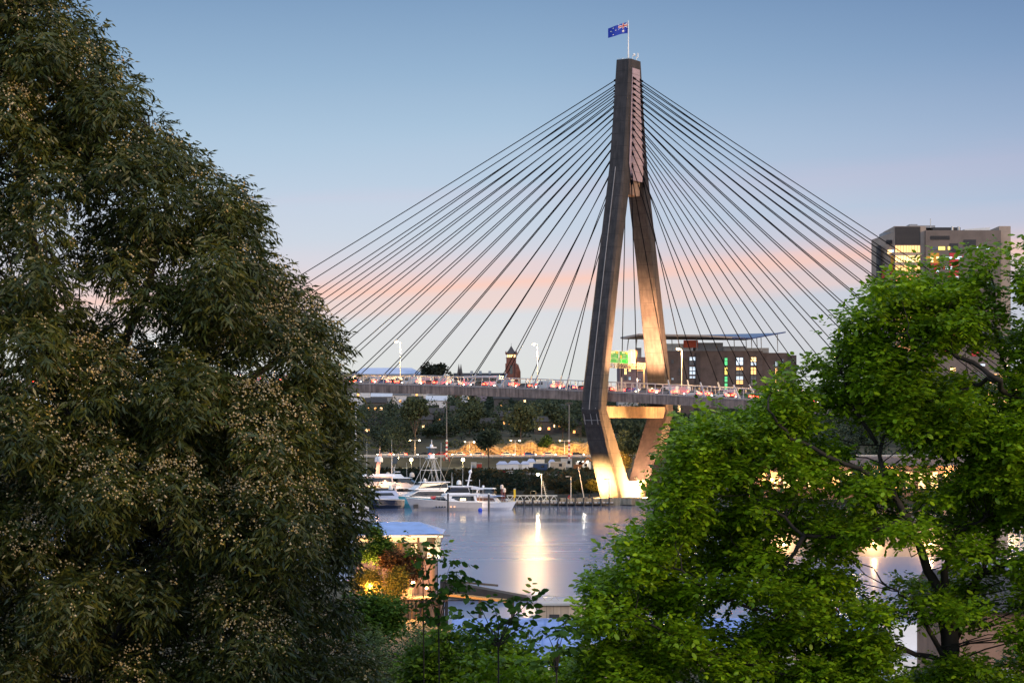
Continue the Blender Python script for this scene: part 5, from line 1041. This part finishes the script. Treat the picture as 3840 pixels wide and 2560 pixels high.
for nm, px0, px1, ptop, pbot, Y, lb, rr in (('long_shed', 1690, 2330, 2376, 2412, 160, 'long shed with blue corrugated roof in front of the boat shed', blr), ('workshop', 2560, 3280, 2372, 2430, 168, 'wide workshop with bright blue roof behind the bright green tree', blr), ('store_shed', 1730, 2180, 2462, 2500, 132, 'low cream shed with small white window nearest below, half hidden by shrubs', blr)):
    o = thing(nm, lb, 'shed', (PX((px0 + px1) / 2, Y), Y, 1.0)); w2 = (px1 - px0) / 2 * Y / F; zt_, zb2 = PZ(ptop, Y) - 1, PZ(pbot, Y) - 1; zt_ = min(zt_, zb2 + 1.6)
    MB().bb(-w2 + .4, w2 - .4, .5, 11, -2, zb2).build('wall', M('cream_boards', ()), o)
    rf = MB().loft([[(-w2, 0, zb2), (w2, 0, zb2), (w2, 12, zb2), (-w2, 12, zb2)], [(-w2, 5.5, zt_ + .6), (w2, 5.5, zt_ + .6), (w2, 6.5, zt_ + .6), (-w2, 6.5, zt_ + .6)]]).build('roof', rr, o); m = MB()
    for i in range(int(w2 * 2 / 1.0)): m.beam((-w2 + i * 1.0, 0, zb2 + .03), (-w2 + i * 1.0, 5.5, zt_ + .63), .06, .05)
    m.build('roof_rib', rr, rf); MB().bb(-.6, 1.2, .42, .52, zb2 - 1.6, zb2 - .6).build('window', M('pale_glass', ()), o); MB().bb(-w2, w2, -.12, .02, zb2 - .14, zb2 + .02).build('gutter', white, o)
wh = thing('wharf_shed', 'long cream wharf shed with three wall lamps, across the water behind the green tree', 'shed', (PX(3200, 352), 352, -1)); k9 = 352 / F; q9 = lambda px: (px - 3200) * k9; j9 = lambda py: PZ(py, 352) + 1
MB().bb(q9(2860), q9(3780), 0, 14, 0, j9(1960)).build('wall', M('wharf_cream', (.45, .34, .26), .8, .12, .3), wh); MB().bb(q9(2850), q9(3790), -.8, 15, j9(1960), j9(1945)).build('roof', M('roof_grey_brown', (.15, .11, .10), .8, .15), wh)
for px in (2935, 3274, 3484): MB().ball((q9(px), -.5, j9(2040)), .28, 8, 5).build('wall_lamp', glow('wall_lamp', (1.0, .62, .25), 40), wh); lamp(wh, (q9(px), -1.1, j9(2038)), 700, (1, .62, .28), .2)
qs = thing('quay_lamp', 'glaring orange lamp at the quay behind the bright green tree', 'lamp', (PX(2905, 560), 560, 0)); h = PZ(1797, 560)
MB().tube([(0, 0, 0), (0, 0, h)], .12).build('post', polem, qs); MB().ball((-.8, 0, h), .4).ball((1.3, 0, h - .1), .32).build('bulb', glow('orange_glare', (1.0, .5, .15), 8), qs); lamp(qs, (0, -1.2, h), 4000, (1, .6, .25), .4)
qb = thing('added_glow_warehouse', 'added long low warehouse, its lit windows making the orange glow behind the green tree', 'warehouse', (PX(3150, 600), 600, 1.4)); zb_ = lambda py: PZ(py, 600) - 1.4; xb_ = lambda px: PX(px, 600) - PX(3150, 600)  # added building: its lit windows supply the orange glow between the leaves
MB().bb(xb_(2780), xb_(3720), 0, 12, 0, zb_(1745)).build('wall', M('warm_brick', (.30, .18, .13), .85, .25, .8), qb); MB().prism([(-.6, zb_(1745)), (12.6, zb_(1745)), (6, zb_(1712))], 'x', xb_(2770), xb_(3730)).build('roof', MATS['roof_grey_brown'], qb)
for i in range(20):
    a = 2800 + i * 46; MB().bb(xb_(a), xb_(a + 26), -.08, .03, zb_(1830), zb_(1770)).build('window', (litb, litw, wg2, litw, litb)[i * 3 % 5], qb)
for px in (2860, 3090, 3320, 3560): lamp(qb, (xb_(px), -2.5, zb_(1760)), 1800, (1, .55, .2), .3)  # added lamps without fittings, feeding the same orange glow
wb = thing('white_hull_boat', 'white hulled work boat on the hard behind the trunk of the green tree', 'boat', (PX(3420, 150), 150, 1.6), R(100)); hull(9, 3.2, 3.2, 4.2, gel, wb, .12); house(1.5, 6, 2.4, 3.6, 5.4, .8, .1, gel, wb); band(2, 5.6, 2.42, 4.3, 5.0, .4, .1, wb)
# brick house low at the far right corner
bh = thing('brick_cottage', 'brown brick cottage low behind the trunk of the green tree', 'house', (PX(3760, 120), 120, 2)); MB().bb(-3.2, 3.2, 0, 8, -1, PZ(2290, 120) - 2).build('wall', M('warm_brick', (.30, .18, .13), .85, .25, .8), bh); MB().prism([(-.6, PZ(2290, 120) - 2), (8.6, PZ(2290, 120) - 2), (4, PZ(2290, 120))], 'x', -3.6, 3.6).build('roof', slate, bh); MB().bb(-1, .6, -.06, .03, 4, 5.4).build('window', M('pale_glass', ()), bh)
# ------------------------------------------------------------------ near foliage
def lobe_leaves(c, r, n, zs, length, width, droop, outw, up=0.0, fill=.35):
    d = rnd_dir(n); q = (fill + (1 - fill) * rng.random(n) ** .55)[:, None]
    P = np.array(c) + d * q * np.array([r, r, r * zs])
    D = unit(d * outw + rnd_dir(n) * .75 + np.array([0, 0, -droop])); N = unit(rnd_dir(n) + np.array([0, 0, up]) + d * .3)
    s = .65 + .7 * rng.random(n); return P, D, N, length * s, width * s
def sprays(c, r, n_tw, per, zs, length, width, droop, shape, twl=.5, up=.5):
    """leaves in alternate rows along short twigs that leave the pad outward"""
    d = rnd_dir(n_tw); P0 = np.array(c) + d * (.35 + .6 * rng.random((n_tw, 1))) * np.array([r, r, r * zs]); T = unit(d * np.array([1, 1, .5]) + rnd_dir(n_tw) * .55 + np.array([0, 0, .15 - droop * .4]))
    t = (np.arange(per) + .3) / per
    P = (P0[:, None, :] + T[:, None, :] * t[None, :, None] * twl - np.array([0, 0, 1]) * (t[None, :, None] ** 2) * twl * .25 * droop).reshape(-1, 3)
    n = n_tw * per; Tr = np.repeat(T, per, 0); sgn = np.where(np.arange(n) % 2 == 0, 1.0, -1.0)[:, None]
    sd_ = unit(np.cross(Tr, np.array([0, 0, 1.0]) + .01) ) * sgn
    D = unit(Tr * .55 + sd_ * .8 + rnd_dir(n) * .45 + np.array([0, 0, -droop])); N = unit(rnd_dir(n) * .7 + np.array([0, 0, up]))
    s = .5 + .95 * rng.random(n) ** 1.3; return leaf_polys(P, D, N, length * s, width * s, shape)
def branch_net(nodes, targets, r0=.03, wob=.15, base=None):
    """thin limbs from each target back to the closest lower node of the main limbs"""
    m = MB(); nn = np.array(nodes)
    for tg in targets:
        t_ = np.array(tg[:3]); dd = np.linalg.norm(nn - t_, axis=1) + np.maximum(nn[:, 2] - t_[2] + .2, 0) * 2.0; i = int(np.argmin(dd)); a = nn[i]; L_ = np.linalg.norm(t_ - a)
        if L_ < .1 or L_ > 6: continue
        mid = (a + t_) / 2 + rng.normal(size=3) * wob * L_ * .5; q = r0 * (.5 + L_ * .22)
        m.tube([a, a * .6 + mid * .4 + rng.normal(size=3) * .04, mid, t_ * .6 + mid * .4 + rng.normal(size=3) * .04, t_], [q, q * .85, q * .65, q * .5, q * .25], 5)
    return m
def limb(m, pts, r0, r1, nodes):
    pts = [Vector(p) for p in pts]; out = []
    for a, b_ in zip(pts, pts[1:]):
        for k in range(4): out.append(a.lerp(b_, k / 4) + Vector(rng.normal(size=3) * .025))
    out.append(pts[-1]); n = len(out); m.tube(out, [r0 + (r1 - r0) * i / (n - 1) for i in range(n)], 7); nodes += [tuple(p) for p in out[2:]]
# ---- the big flowering gum on the left
YT = 42.0; kT = YT / F
GP = [(-700, -500), (200, -500), (272, 0), (330, 62), (385, 120), (425, 205), (495, 262), (545, 318), (600, 372), (628, 440), (660, 505), (700, 548), (770, 590), (820, 640), (880, 665), (930, 705), (975, 755), (990, 820), (1025, 880), (1050, 950), (1075, 1010), (1120, 1050), (1180, 1100), (1225, 1145), (1262, 1215), (1285, 1290), (1300, 1370), (1305, 1450), (1318, 1540), (1345, 1620), (1352, 1710), (1368, 1800), (1385, 1880), (1375, 1950), (1345, 2010), (1330, 2080), (1322, 2160), (1318, 2240), (1330, 2330), (1370, 2400), (1400, 2480), (1440, 2560), (1470, 2800), (-700, 2800)]
GAPS = [(110, 690, 190, .75), (60, 1010, 150, .7), (300, 950, 150, .6), (420, 1080, 130, .6), (560, 1100, 90, .5), (90, 1400, 160, .95), (300, 1420, 110, .7), (520, 1430, 70, .6), (980, 1310, 70, .5), (870, 1420, 60, .6), (540, 1720, 70, .6), (740, 1840, 60, .6), (620, 2010, 210, 2.0), (860, 2140, 130, 1.85), (900, 1440, 100, 1.8), (260, 2440, 120, 1.7), (980, 1350, 110, .5)]
# big boughs: each bulges forward and hangs, with dark hollows between them
BG = []; tries = 0
while len(BG) < 62 and tries < 4000:
    tries += 1; px = -420 + 1890 * rng.random(); py = -260 + 2960 * rng.random()
    if not in_poly(px, py, GP) or edge_dist(px, py, GP) < 40: continue
    R_ = 150 + 110 * rng.random()
    if any(math.hypot(px - a, (py - b_) * .85) < .72 * (R_ + q) for a, b_, q, _, _ in BG): continue
    BG.append((px, py, R_, rng.random(), rng.random()))
LB = []; tries = 0
while len(LB) < 620 and tries < 30000:
    tries += 1; px = -420 + 1890 * rng.random(); py = -220 + 2920 * rng.random()
    if not in_poly(px, py, GP): continue
    d_m = edge_dist(px, py, GP) * kT; r = .3 + .36 * rng.random()
    if d_m < .2: continue
    r = min(r, max(.24, d_m * .95))
    bi = min(range(len(BG)), key=lambda i: math.hypot(px - BG[i][0], (py - BG[i][1]) * .85) / BG[i][2]); bg = BG[bi]; u = math.hypot(px - bg[0], (py - bg[1]) * .85) / bg[2]
    hd = min(2.6, .2 + 1.0 * math.sqrt(max(d_m, 0)))
    front = rng.random() < .7
    if front and u > 1.02 and d_m > .8: continue
    bulge = (1 - min(u, 1.1) ** 2) * 1.9 * min(1, d_m / 1.2) + (bg[3] - .5) * 1.3 * min(1, d_m / 1.5)
    y = YT - (hd * .75 + bulge + .25 * rng.random()) if front else YT + hd * (.5 + .5 * rng.random())
    x = (px - 1920) / F * y; z = CAMH + (HZ - py) / F * y
    if any((a[0] - x) ** 2 + (a[1] - y) ** 2 + (a[2] - z) ** 2 < (.5 * (a[3] + r)) ** 2 for a in LB): continue
    th_ = 0
    for gx, gy, gr, gs in GAPS:
        q = math.hypot(px - gx, py - gy) / gr
        if q < 1 and (gs <= 1 or front): th_ = max(th_, (gs if gs <= 1 else gs - 1) * (1 - q * q * .6))
    if rng.random() < th_: continue
    LB.append((x, y, z, r, front, th_, bg[4] * (1.0 if (bg[1] - py) > -.35 * bg[2] else .25) * (1.15 - min(1, u) * .4)))
for px in range(470, 960, 66):      # far side of the crown behind the hollows
    for py in range(1860, 2240, 74):
        p = P3(px + 20 * rng.random(), py + 20 * rng.random(), YT + 1.6 + 1.2 * rng.random()); LB.append((p.x, p.y, p.z, .42, False, 0, 0))
# rim of small drooping sprays that breaks the outline
RIM = []
for i in range(1, len(GP) - 2):
    (ax, ay), (bx_, by_) = GP[i], GP[i + 1]; n = max(1, int(math.hypot(bx_ - ax, by_ - ay) / 42))
    if bx_ < 200 and by_ < 0: continue
    for k in range(n):
        q = (k + rng.random()) / n; px = ax + (bx_ - ax) * q - 34 - 22 * rng.random(); py = ay + (by_ - ay) * q + 26 * rng.random(); y = YT + rng.uniform(-1.0, 1.0); p = P3(px, py, y); RIM.append((p.x, p.y, p.z, .2 + .12 * rng.random(), True, 0, .35))
ev = []
for (x, y, z, r, fr, th_, fw) in LB: ev.append(sprays((x, y, z), r * .9, int(185 * (r / .6) ** 2 * (1 - .35 * th_)) if fr else int(120 * (r / .6) ** 2 * (1 - .4 * th_)), 8, .85, .15, .037, .62, 'lance', .34, .25))
for (x, y, z, r, fr, th_, fw) in RIM: ev.append(sprays((x, y, z), r, 17, 8, .8, .15, .035, .45, 'lance', .3, .2))
print("LOBES", len(LB), len(RIM), sum(len(e) for e in ev))
gum = thing('flowering_gum_tree', 'huge dark gum tree covered in cream blossom filling the left side', 'tree', (PX(330, YT), YT, ground_z(PX(330, YT), YT) - .2))
GL_ = Vector(gum.location); shift = np.array(GL_)
gl = leafmat('gum_leaf', [(.034, .050, .012), (.056, .074, .014), (.092, .092, .015), (.034, .060, .024), (.125, .115, .016), (.068, .084, .012)], .22, .4, .4)
quads_mesh('crown', np.concatenate(ev) - shift, 4, gl, gum)
# blossom: small fluffy heads in clusters on the outer shell of the boughs
cl = []; ot = [(1, 0, 0), (-1, 0, 0), (0, 1, 0), (0, -1, 0), (0, 0, 1), (0, 0, -1)]
for (x, y, z, r, fr, th_, fw) in LB + RIM:
    if not fr: continue
    n = int((46 if r > .34 else 8) * (r / .6) ** 1.5 * fw * 1.5 * (.2 + rng.random() ** 2 * 1.6))
    d = rnd_dir(n * 3); d = d[(d[:, 2] > -.35) & (d[:, 1] < .45)][:n]
    for v in d:
        c0 = np.array((x, y, z)) + v * r * np.array([1, 1, .9]) * (1.0 + .2 * rng.random())
        for k in range(rng.integers(2, 8)): cl.append((c0 + rng.normal(size=3) * .055, .010 + .017 * rng.random()))
cc = np.array([c for c, _ in cl]) - shift; cr = np.array([r for _, r in cl]); O8 = np.array(ot) * 1.0
tri = [(0, 2, 4), (2, 1, 4), (1, 3, 4), (3, 0, 4), (2, 0, 5), (1, 2, 5), (3, 1, 5), (0, 3, 5)]
def puffs(cc, cr, name, mat, parent):
    n = len(cc); V = (cc[:, None, :] + O8[None] * cr[:, None, None] * (.8 + .4 * rng.random((n, 6, 1)))).reshape(-1, 3)
    Fi = (np.array(tri)[None] + (np.arange(n) * 6)[:, None, None]).reshape(-1, 3); me = bpy.data.meshes.new(name)
    me.vertices.add(len(V)); me.vertices.foreach_set('co', V.astype(np.float32).ravel()); me.loops.add(Fi.size); me.loops.foreach_set('vertex_index', Fi.astype(np.int32).ravel())
    me.polygons.add(len(Fi)); me.polygons.foreach_set('loop_start', np.arange(0, Fi.size, 3, dtype=np.int32)); me.polygons.foreach_set('loop_total', np.full(len(Fi), 3, dtype=np.int32)); me.update(); me.validate()
    return link(name, me, mat, parent)
puffs(cc, cr, 'blossom', leafmat('blossom_cream', [(.38, .27, .10), (.52, .39, .21), (.66, .55, .38), (.40, .27, .05), (.54, .41, .28)], .15, .7, .2), gum)
nodes = []; m = MB(); G3 = lambda px, py, dy=0: P3(px, py, YT + dy) - GL_
limb(m, [Vector((0, 0, -.3)), G3(340, 2700), G3(420, 2450)], .38, .26, nodes); limb(m, [G3(420, 2450), G3(300, 2150, .5), G3(260, 1750, .6), G3(200, 1300, .8), G3(120, 900, .6), G3(60, 500, .4), G3(80, 100)], .24, .05, nodes)
limb(m, [G3(420, 2450), G3(560, 2200, -.6), G3(640, 2060, -.4), G3(760, 1960, 0), G3(860, 1870, .2), G3(1060, 1760, .3), G3(1200, 1640)], .19, .03, nodes); limb(m, [G3(560, 2200, -.6), G3(720, 2090, -1), G3(900, 2080, -1), G3(1080, 2040, -.8), G3(1230, 2090, -.6)], .12, .03, nodes)
limb(m, [G3(300, 2150, .5), G3(380, 1960, -.5), G3(560, 1860, -1), G3(660, 1780, -1)], .12, .03, nodes); limb(m, [G3(640, 2060, -.4), G3(640, 1800, .3), G3(700, 1500, .6), G3(800, 1200, .6), G3(900, 1000, .4)], .14, .03, nodes)
limb(m, [G3(260, 1750, .6), G3(420, 1400, .8), G3(560, 1050, .8), G3(640, 800, .6), G3(560, 480, .2)], .13, .03, nodes); limb(m, [G3(700, 1500, .6), G3(900, 1450, .3), G3(1080, 1330, .2), G3(1180, 1240)], .1, .025, nodes); limb(m, [G3(200, 1300, .8), G3(100, 1370, -.5), G3(-60, 1440, -1)], .09, .04, nodes); limb(m, [G3(300, 2150, .5), G3(60, 2000), G3(-250, 1700), G3(-400, 1200)], .15, .04, nodes)
limb(m, [G3(200, 1300, .8), G3(300, 1345, -.9), G3(180, 1330, -1.2)], .05, .03, nodes)
tk = m.build('trunk', M('gum_bark', (.035, .026, .022), .9, .35, 3.0, bump=.5), gum, True)
branch_net(nodes, [tuple(np.array(l[:3]) - shift) for l in LB], .024).build('twig', MATS['gum_bark'], gum)
# ---- the bright green tree on the right
YR = 35.0; kR = YR / F
RP = [(4200, 700), (3990, 760), (3840, 860), (3790, 990), (3776, 1012), (3763, 930), (3718, 905), (3650, 915), (3593, 895), (3570, 990), (3526, 1040), (3464, 950), (3433, 940), (3370, 1012), (3330, 1062), (3245, 1040), (3200, 1090), (3142, 1130), (3075, 1170), (3075, 1206), (3125, 1262), (3060, 1290), (3019, 1290), (2960, 1338), (2904, 1338), (2848, 1402), (2868, 1440), (2790, 1468), (2708, 1490), (2623, 1502), (2557, 1522), (2529, 1545), (2488, 1580), (2415, 1625), (2464, 1690), (2440, 1720), (2402, 1771), (2392, 1820), (2420, 1880), (2330, 1935), (2286, 1960), (2256, 2010), (2196, 2073), (2165, 2160), (2135, 2253), (2100, 2351), (2110, 2430), (2070, 2520), (2060, 2800), (4200, 2800)]
RG = [(3352, 1240, 30), (3412, 1330, 22), (3600, 1335, 38), (3730, 1340, 44), (3800, 1150, 60), (3800, 1060, 40), (3045, 1272, 42), (2900, 1795, 44), (2950, 2050, 36), (3010, 2090, 34), (3250, 2085, 56), (3330, 2095, 56), (3430, 2110, 50), (3500, 2130, 44), (3120, 1860, 30), (3480, 1760, 30), (3200, 2250, 30), (2560, 2080, 20), (2640, 2345, 26), (2720, 2330, 24), (2700, 2450, 26), (3180, 2370, 24), (3395, 2380, 40), (3420, 2470, 44), (3560, 2420, 30), (3700, 2330, 40), (3780, 2020, 30), (3180, 1590, 30), (3240, 1690, 40), (3340, 1670, 30), (2330, 1960, 20), (3770, 2200, 40), (2980, 2470, 26), (2880, 2540, 26), (3000, 1440, 24), (3760, 2420, 40)]
PD = []; tries = 0
while len(PD) < 375 and tries < 20000:
    tries += 1; px = 2060 + 2080 * rng.random(); py = 720 + 2060 * rng.random()
    if not in_poly(px, py, RP): continue
    d_m = edge_dist(px, py, RP) * kR; r = .22 + .3 * rng.random()
    if d_m < .12: continue
    if d_m < .34: continue
    r = min(r, max(.16, d_m - .2)); hit = False
    for gx, gy, gr in RG:
        if math.hypot(px - gx, py - gy) < gr + r / kR * .62: hit = True; break
    if hit: continue
    hd = min(2.2, .2 + .8 * math.sqrt(d_m)); y = YR + rng.uniform(-1, 1) * hd; p = P3(px, py, y)
    if any((a[0] - p.x) ** 2 + ((a[1] - y) * .6) ** 2 + ((a[2] - p.z) * 1.25) ** 2 < (.48 * (a[3] + r)) ** 2 for a in PD): continue
    PD.append((p.x, y, p.z, r))
for px, py in ((3300, 1110), (3362, 1070), (3425, 1130), (3250, 1195), (3285, 1270), (3480, 1085), (3500, 1180), (3560, 1120), (3440, 1235), (3240, 1320), (3440, 1350), (3500, 1290), (3300, 1400), (3460, 1440), (3600, 1210), (3640, 1290), (3330, 1500), (3230, 1420), (3180, 1500), (2650, 1630), (2590, 1690), (2610, 1760), (2560, 1800), (2560, 1860), (2590, 1920), (2530, 1980), (2740, 1620), (2480, 2050), (2420, 2090), (2400, 2150), (2700, 1700), (2820, 1590), (2900, 1530), (2960, 1460), (2640, 2370), (2760, 2400), (2880, 2380), (2990, 2420), (3110, 2400), (3230, 2390), (2690, 2490), (2820, 2500), (2940, 2520), (3060, 2510), (3180, 2500), (3300, 2480), (2580, 2450), (3330, 2560), (3200, 2590), (3480, 2540), (3640, 2500), (3720, 2560)):
    p = P3(px, py, YR + rng.uniform(-1.2, .8)); PD.append((p.x, p.y, p.z, .26 + .12 * rng.random()))
RR = []
for i in range(1, len(RP) - 2):
    (ax, ay), (bx_, by_) = RP[i], RP[i + 1]; n = max(1, int(math.hypot(bx_ - ax, by_ - ay) / 46))
    for k in range(n):
        q = (k + rng.random()) / n; px = ax + (bx_ - ax) * q + 40 + 30 * rng.random(); py = ay + (by_ - ay) * q + 24 * rng.random() + 26; p = P3(px, py, YR + rng.uniform(-.8, .8)); RR.append((p.x, p.y, p.z, .13 + .07 * rng.random()))
ev = []
for (x, y, z, r) in PD: ev.append(sprays((x, y, z), r, int(112 * (r / .35) ** 1.7) + 10, 7, .42, .086, .054, .1, 'round', .27, 1.1))
for (x, y, z, r) in RR: ev.append(sprays((x, y, z), r, 9, 6, .8, .1, .062, .05, 'round', .24, .9))
print("PADS", len(PD), len(RR), sum(len(e) for e in ev))
gt = thing('green_tree', 'bright green broad leaved tree with spreading limbs filling the right side', 'tree', (PX(3560, YR), YR, ground_z(PX(3560, YR), YR) - .2)); GL2 = Vector(gt.location); sh2 = np.array(GL2)
gl2 = leafmat('green_leaf', [(.10, .19, .008), (.19, .34, .010), (.28, .46, .012), (.13, .25, .012), (.38, .54, .016), (.06, .12, .010)], .42, .4, .4)
quads_mesh('crown', np.concatenate(ev) - sh2, 6, gl2, gt)
nodes = []; m = MB(); H3 = lambda px, py, dy=0: P3(px, py, YR + dy) - GL2
limb(m, [Vector((0, 0, -.3)), H3(3570, 2800), H3(3560, 2480), H3(3540, 2250)], .22, .13, nodes); limb(m, [H3(3540, 2250), H3(3480, 2130, -.3), H3(3400, 1950, -.9), H3(3370, 1890, -.95), H3(3320, 1800, -.95), H3(3300, 1660, -.2), H3(3380, 1560)], .085, .018, nodes)
limb(m, [H3(3540, 2250), H3(3560, 2050), H3(3590, 1980), H3(3640, 1960), H3(3720, 1930)], .07, .02, nodes); limb(m, [H3(3570, 2400, .3), H3(3680, 2150, .4), H3(3780, 1800, .4), H3(3830, 1560, .2), H3(3740, 1420, -1.2), H3(3620, 1345, -.95), H3(3500, 1290, -.9), H3(3400, 1255, -1.2), H3(3265, 1225)], .075, .012, nodes)
limb(m, [H3(3830, 1560, .2), H3(3770, 1380, .4), H3(3735, 1230, .4), H3(3725, 1080, .3), H3(3690, 960)], .04, .010, nodes); limb(m, [H3(3740, 1420, -1.2), H3(3660, 1440, -.5), H3(3560, 1500, -.6), H3(3470, 1560, -.5)], .04, .015, nodes); limb(m, [H3(3830, 1560, .2), H3(3900, 1350, .3), H3(3900, 1100, .2), H3(3860, 940)], .04, .010, nodes)
limb(m, [H3(3560, 2480), H3(3300, 2420, -.6), H3(3000, 2350, -1.0), H3(2750, 2250, -.95), H3(2560, 2150, -1.1), H3(2380, 2050, -.3)], .045, .010, nodes); limb(m, [H3(3560, 2600), H3(3200, 2580, -.4), H3(2900, 2520, -.95), H3(2640, 2440, -.95), H3(2420, 2330, -1.1), H3(2250, 2240, -.3)], .045, .010, nodes)
limb(m, [H3(3400, 1950, -.9), H3(3200, 2010, -.95), H3(3010, 2000, -1.1), H3(2860, 1880, -1.0), H3(2680, 1760, -.9), H3(2560, 1680, -.4)], .04, .010, nodes); limb(m, [H3(3320, 1800, -.95), H3(3120, 1720, -1.0), H3(2960, 1640, -.95), H3(2880, 1530, -1.1), H3(2900, 1420, -.2)], .04, .010, nodes); limb(m, [H3(3010, 2000, -1.1), H3(2930, 2150, -.8), H3(2830, 2120, -.6)], .04, .015, nodes)
limb(m, [H3(3200, 2580, -.4), H3(2950, 2700, -.2), H3(2700, 2640), H3(2450, 2560), H3(2280, 2480)], .07, .015, nodes); limb(m, [H3(3300, 1660, -.2), H3(3180, 1480, -.1), H3(3140, 1360, 0), H3(3150, 1230)], .035, .012, nodes); limb(m, [H3(3570, 2500), H3(3480, 2350, -.5), H3(3420, 2250, -.6), H3(3330, 2200, -.6)], .05, .015, nodes); limb(m, [H3(3680, 2150, .4), H3(3830, 2100, .2), H3(3950, 1950)], .06, .02, nodes)
m.build('trunk', M('dark_bark', (.022, .017, .013), .9, .35, 3.0, bump=.5), gt, True)
branch_net(nodes, [tuple(np.array(l) [:3] - sh2) for l in PD], .016, .22).build('twig', MATS['dark_bark'], gt)
# ---- shrubs and saplings along the bottom
def shrub(name, label, cat, Y, lobes, mat, n, length, width, shape, stems, droop=.2, up=.6, r_st=.02, group=None):
    px = sum(a for a, _, _ in lobes) / len(lobes); x = PX(px, Y); o = thing(name, label, cat, (x, Y, ground_z(x, Y) - .1), 0, group); s_ = np.array(o.location); ev = []; tg = []
    for a, b_, r in lobes:
        y = Y + rng.uniform(-.5, .5) * r * 3; p = P3(a, b_, y); rr = r; ev.append(sprays(tuple(p), rr, max(3, int(n * (rr / .4) ** 1.8)), 7, .85, length, width, droop, shape, length * 2.6, up)); tg.append(tuple(np.array(p) - s_))
    quads_mesh('foliage', np.concatenate(ev) - s_, 4 if shape == 'lance' else 6, mat, o)
    m = MB()
    if len(tg) > 14:      # a dense bush: a few stems inside it
        for t_ in tg[::14]:
            e = Vector(t_); b0 = Vector((rng.normal() * .3, 1.0, 0)); m.tube([b0, b0.lerp(e, .5) + Vector((.1, .3, 0)), e], [r_st * .8, r_st * .5, r_st * .2], 5)
    else:                 # a sapling: one trunk that forks near the lowest leaves
        a_ = np.array(tg); top = Vector((a_[:, 0].mean(), a_[:, 1].mean(), a_[:, 2].min() - .1)); m.tube([(top.x * .6, 0, 0), top * .5 + Vector((.05, 0, 0)), top], [r_st * 2, r_st * 1.7, r_st * 1.3], 6)
        for t_ in tg: e = Vector(t_); m.tube([top, top.lerp(e, .45) + Vector((rng.normal() * .06, 0, .06)), e], [r_st, r_st * .7, r_st * .35], 5)
    m.build('stem', MATS['dark_bark'], o); return o
gd = leafmat('dark_green_leaf', [(.03, .075, .012), (.05, .11, .014), (.07, .14, .018)], .25); gm2 = leafmat('mid_green_leaf', [(.06, .12, .012), (.09, .18, .014), (.13, .24, .016), (.05, .10, .012)], .32)
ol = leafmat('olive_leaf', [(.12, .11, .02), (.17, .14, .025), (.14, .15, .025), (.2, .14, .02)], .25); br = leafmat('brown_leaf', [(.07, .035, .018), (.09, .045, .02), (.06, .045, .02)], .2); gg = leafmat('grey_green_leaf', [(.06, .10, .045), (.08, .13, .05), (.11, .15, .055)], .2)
def rl(n, x0, x1, y0, y1, r0, r1): return [(x0 + (x1 - x0) * rng.random(), y0 + (y1 - y0) * rng.random(), r0 + (r1 - r0) * rng.random()) for _ in range(n)]
shrub('dark_shrub', 'dark rounded shrub overlapping the left end of the blue pavilion roof', 'shrub', 212, rl(16, 1345, 1452, 1985, 2090, .5, .9) + [(1412, 1990, .5), (1400, 2002, .6)], gd, 40, .22, .12, 'lance', 5)
shrub('brown_shrub', 'reddish brown shrub in front of the pavilion glass', 'shrub', 211, rl(18, 1450, 1560, 2075, 2160, .5, .9), br, 40, .22, .12, 'lance', 5)
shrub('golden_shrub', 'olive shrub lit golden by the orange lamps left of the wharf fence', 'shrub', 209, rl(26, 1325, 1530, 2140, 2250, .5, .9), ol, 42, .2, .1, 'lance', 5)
shrub('low_dark_shrub', 'dark green shrub in front of the golden lit one, beside the gum tree', 'shrub', 95, rl(30, 1300, 1490, 2250, 2400, .35, .6), gd, 44, .14, .09, 'round', 5)
shrub('grey_green_bush', 'wide grey green bush at the bottom below the timber wharf', 'bush', 90, rl(46, 1350, 1760, 2390, 2600, .45, .8), gg, 50, .11, .05, 'lance', 6)
shrub('leafy_bush', 'mid green leafy bush at the bottom centre in front of the long shed', 'bush', 48, rl(70, 1560, 1990, 2400, 2680, .2, .4) + rl(10, 1640, 1900, 2350, 2420, .14, .24), gm2, 46, .11, .065, 'round', 6)
shrub('lit_bush', 'yellow green bush at the bottom edge in front of the cream shed window', 'bush', 42, rl(70, 1760, 2200, 2480, 2760, .18, .36), gl2, 44, .11, .065, 'round', 6)
shrub('sapling', 'dark leaved sapling whose top stands against the water right of the pavilion', 'sapling', 40, [(1690, 2112, .12), (1715, 2140, .16), (1672, 2170, .14), (1640, 2190, .18), (1610, 2240, .16), (1640, 2080, .1), (1580, 2060, .09), (1620, 2270, .16), (1690, 2200, .1), (1590, 2300, .14), (1650, 2330, .14)], gd, 30, .15, .085, 'round', 3, .3, .4, .012)
shrub('sapling', 'sapling with large separate leaves in front of the small jetty', 'sapling', 36, [(1760, 2300, .12), (1800, 2270, .11), (1850, 2260, .12), (1900, 2330, .13), (1940, 2300, .12), (1960, 2240, .1), (1990, 2250, .09), (1930, 2390, .13), (1830, 2340, .13), (1760, 2370, .12), (1880, 2400, .12), (1970, 2340, .1), (1720, 2350, .12)], gd, 26, .15, .085, 'round', 3, .3, .4, .012)
shrub('sapling', 'dark sapling leaning over the blue shed roof beside the green tree', 'sapling', 34, [(2050, 2370, .12), (2090, 2400, .12), (2060, 2440, .14), (2110, 2460, .13), (2040, 2500, .14), (2120, 2350, .1), (2140, 2300, .1)], gd, 30, .14, .08, 'round', 3, .3, .4, .012)
shrub('twig_sprig', 'thin leafy sprig in front of the pavilion windows', 'sprig', 44, [(1560, 2030, .09), (1545, 2060, .1), (1590, 2075, .09), (1530, 2085, .09), (1640, 2055, .08), (1650, 2085, .09)], gm2, 24, .12, .06, 'lance', 3, .2, .4, .01)
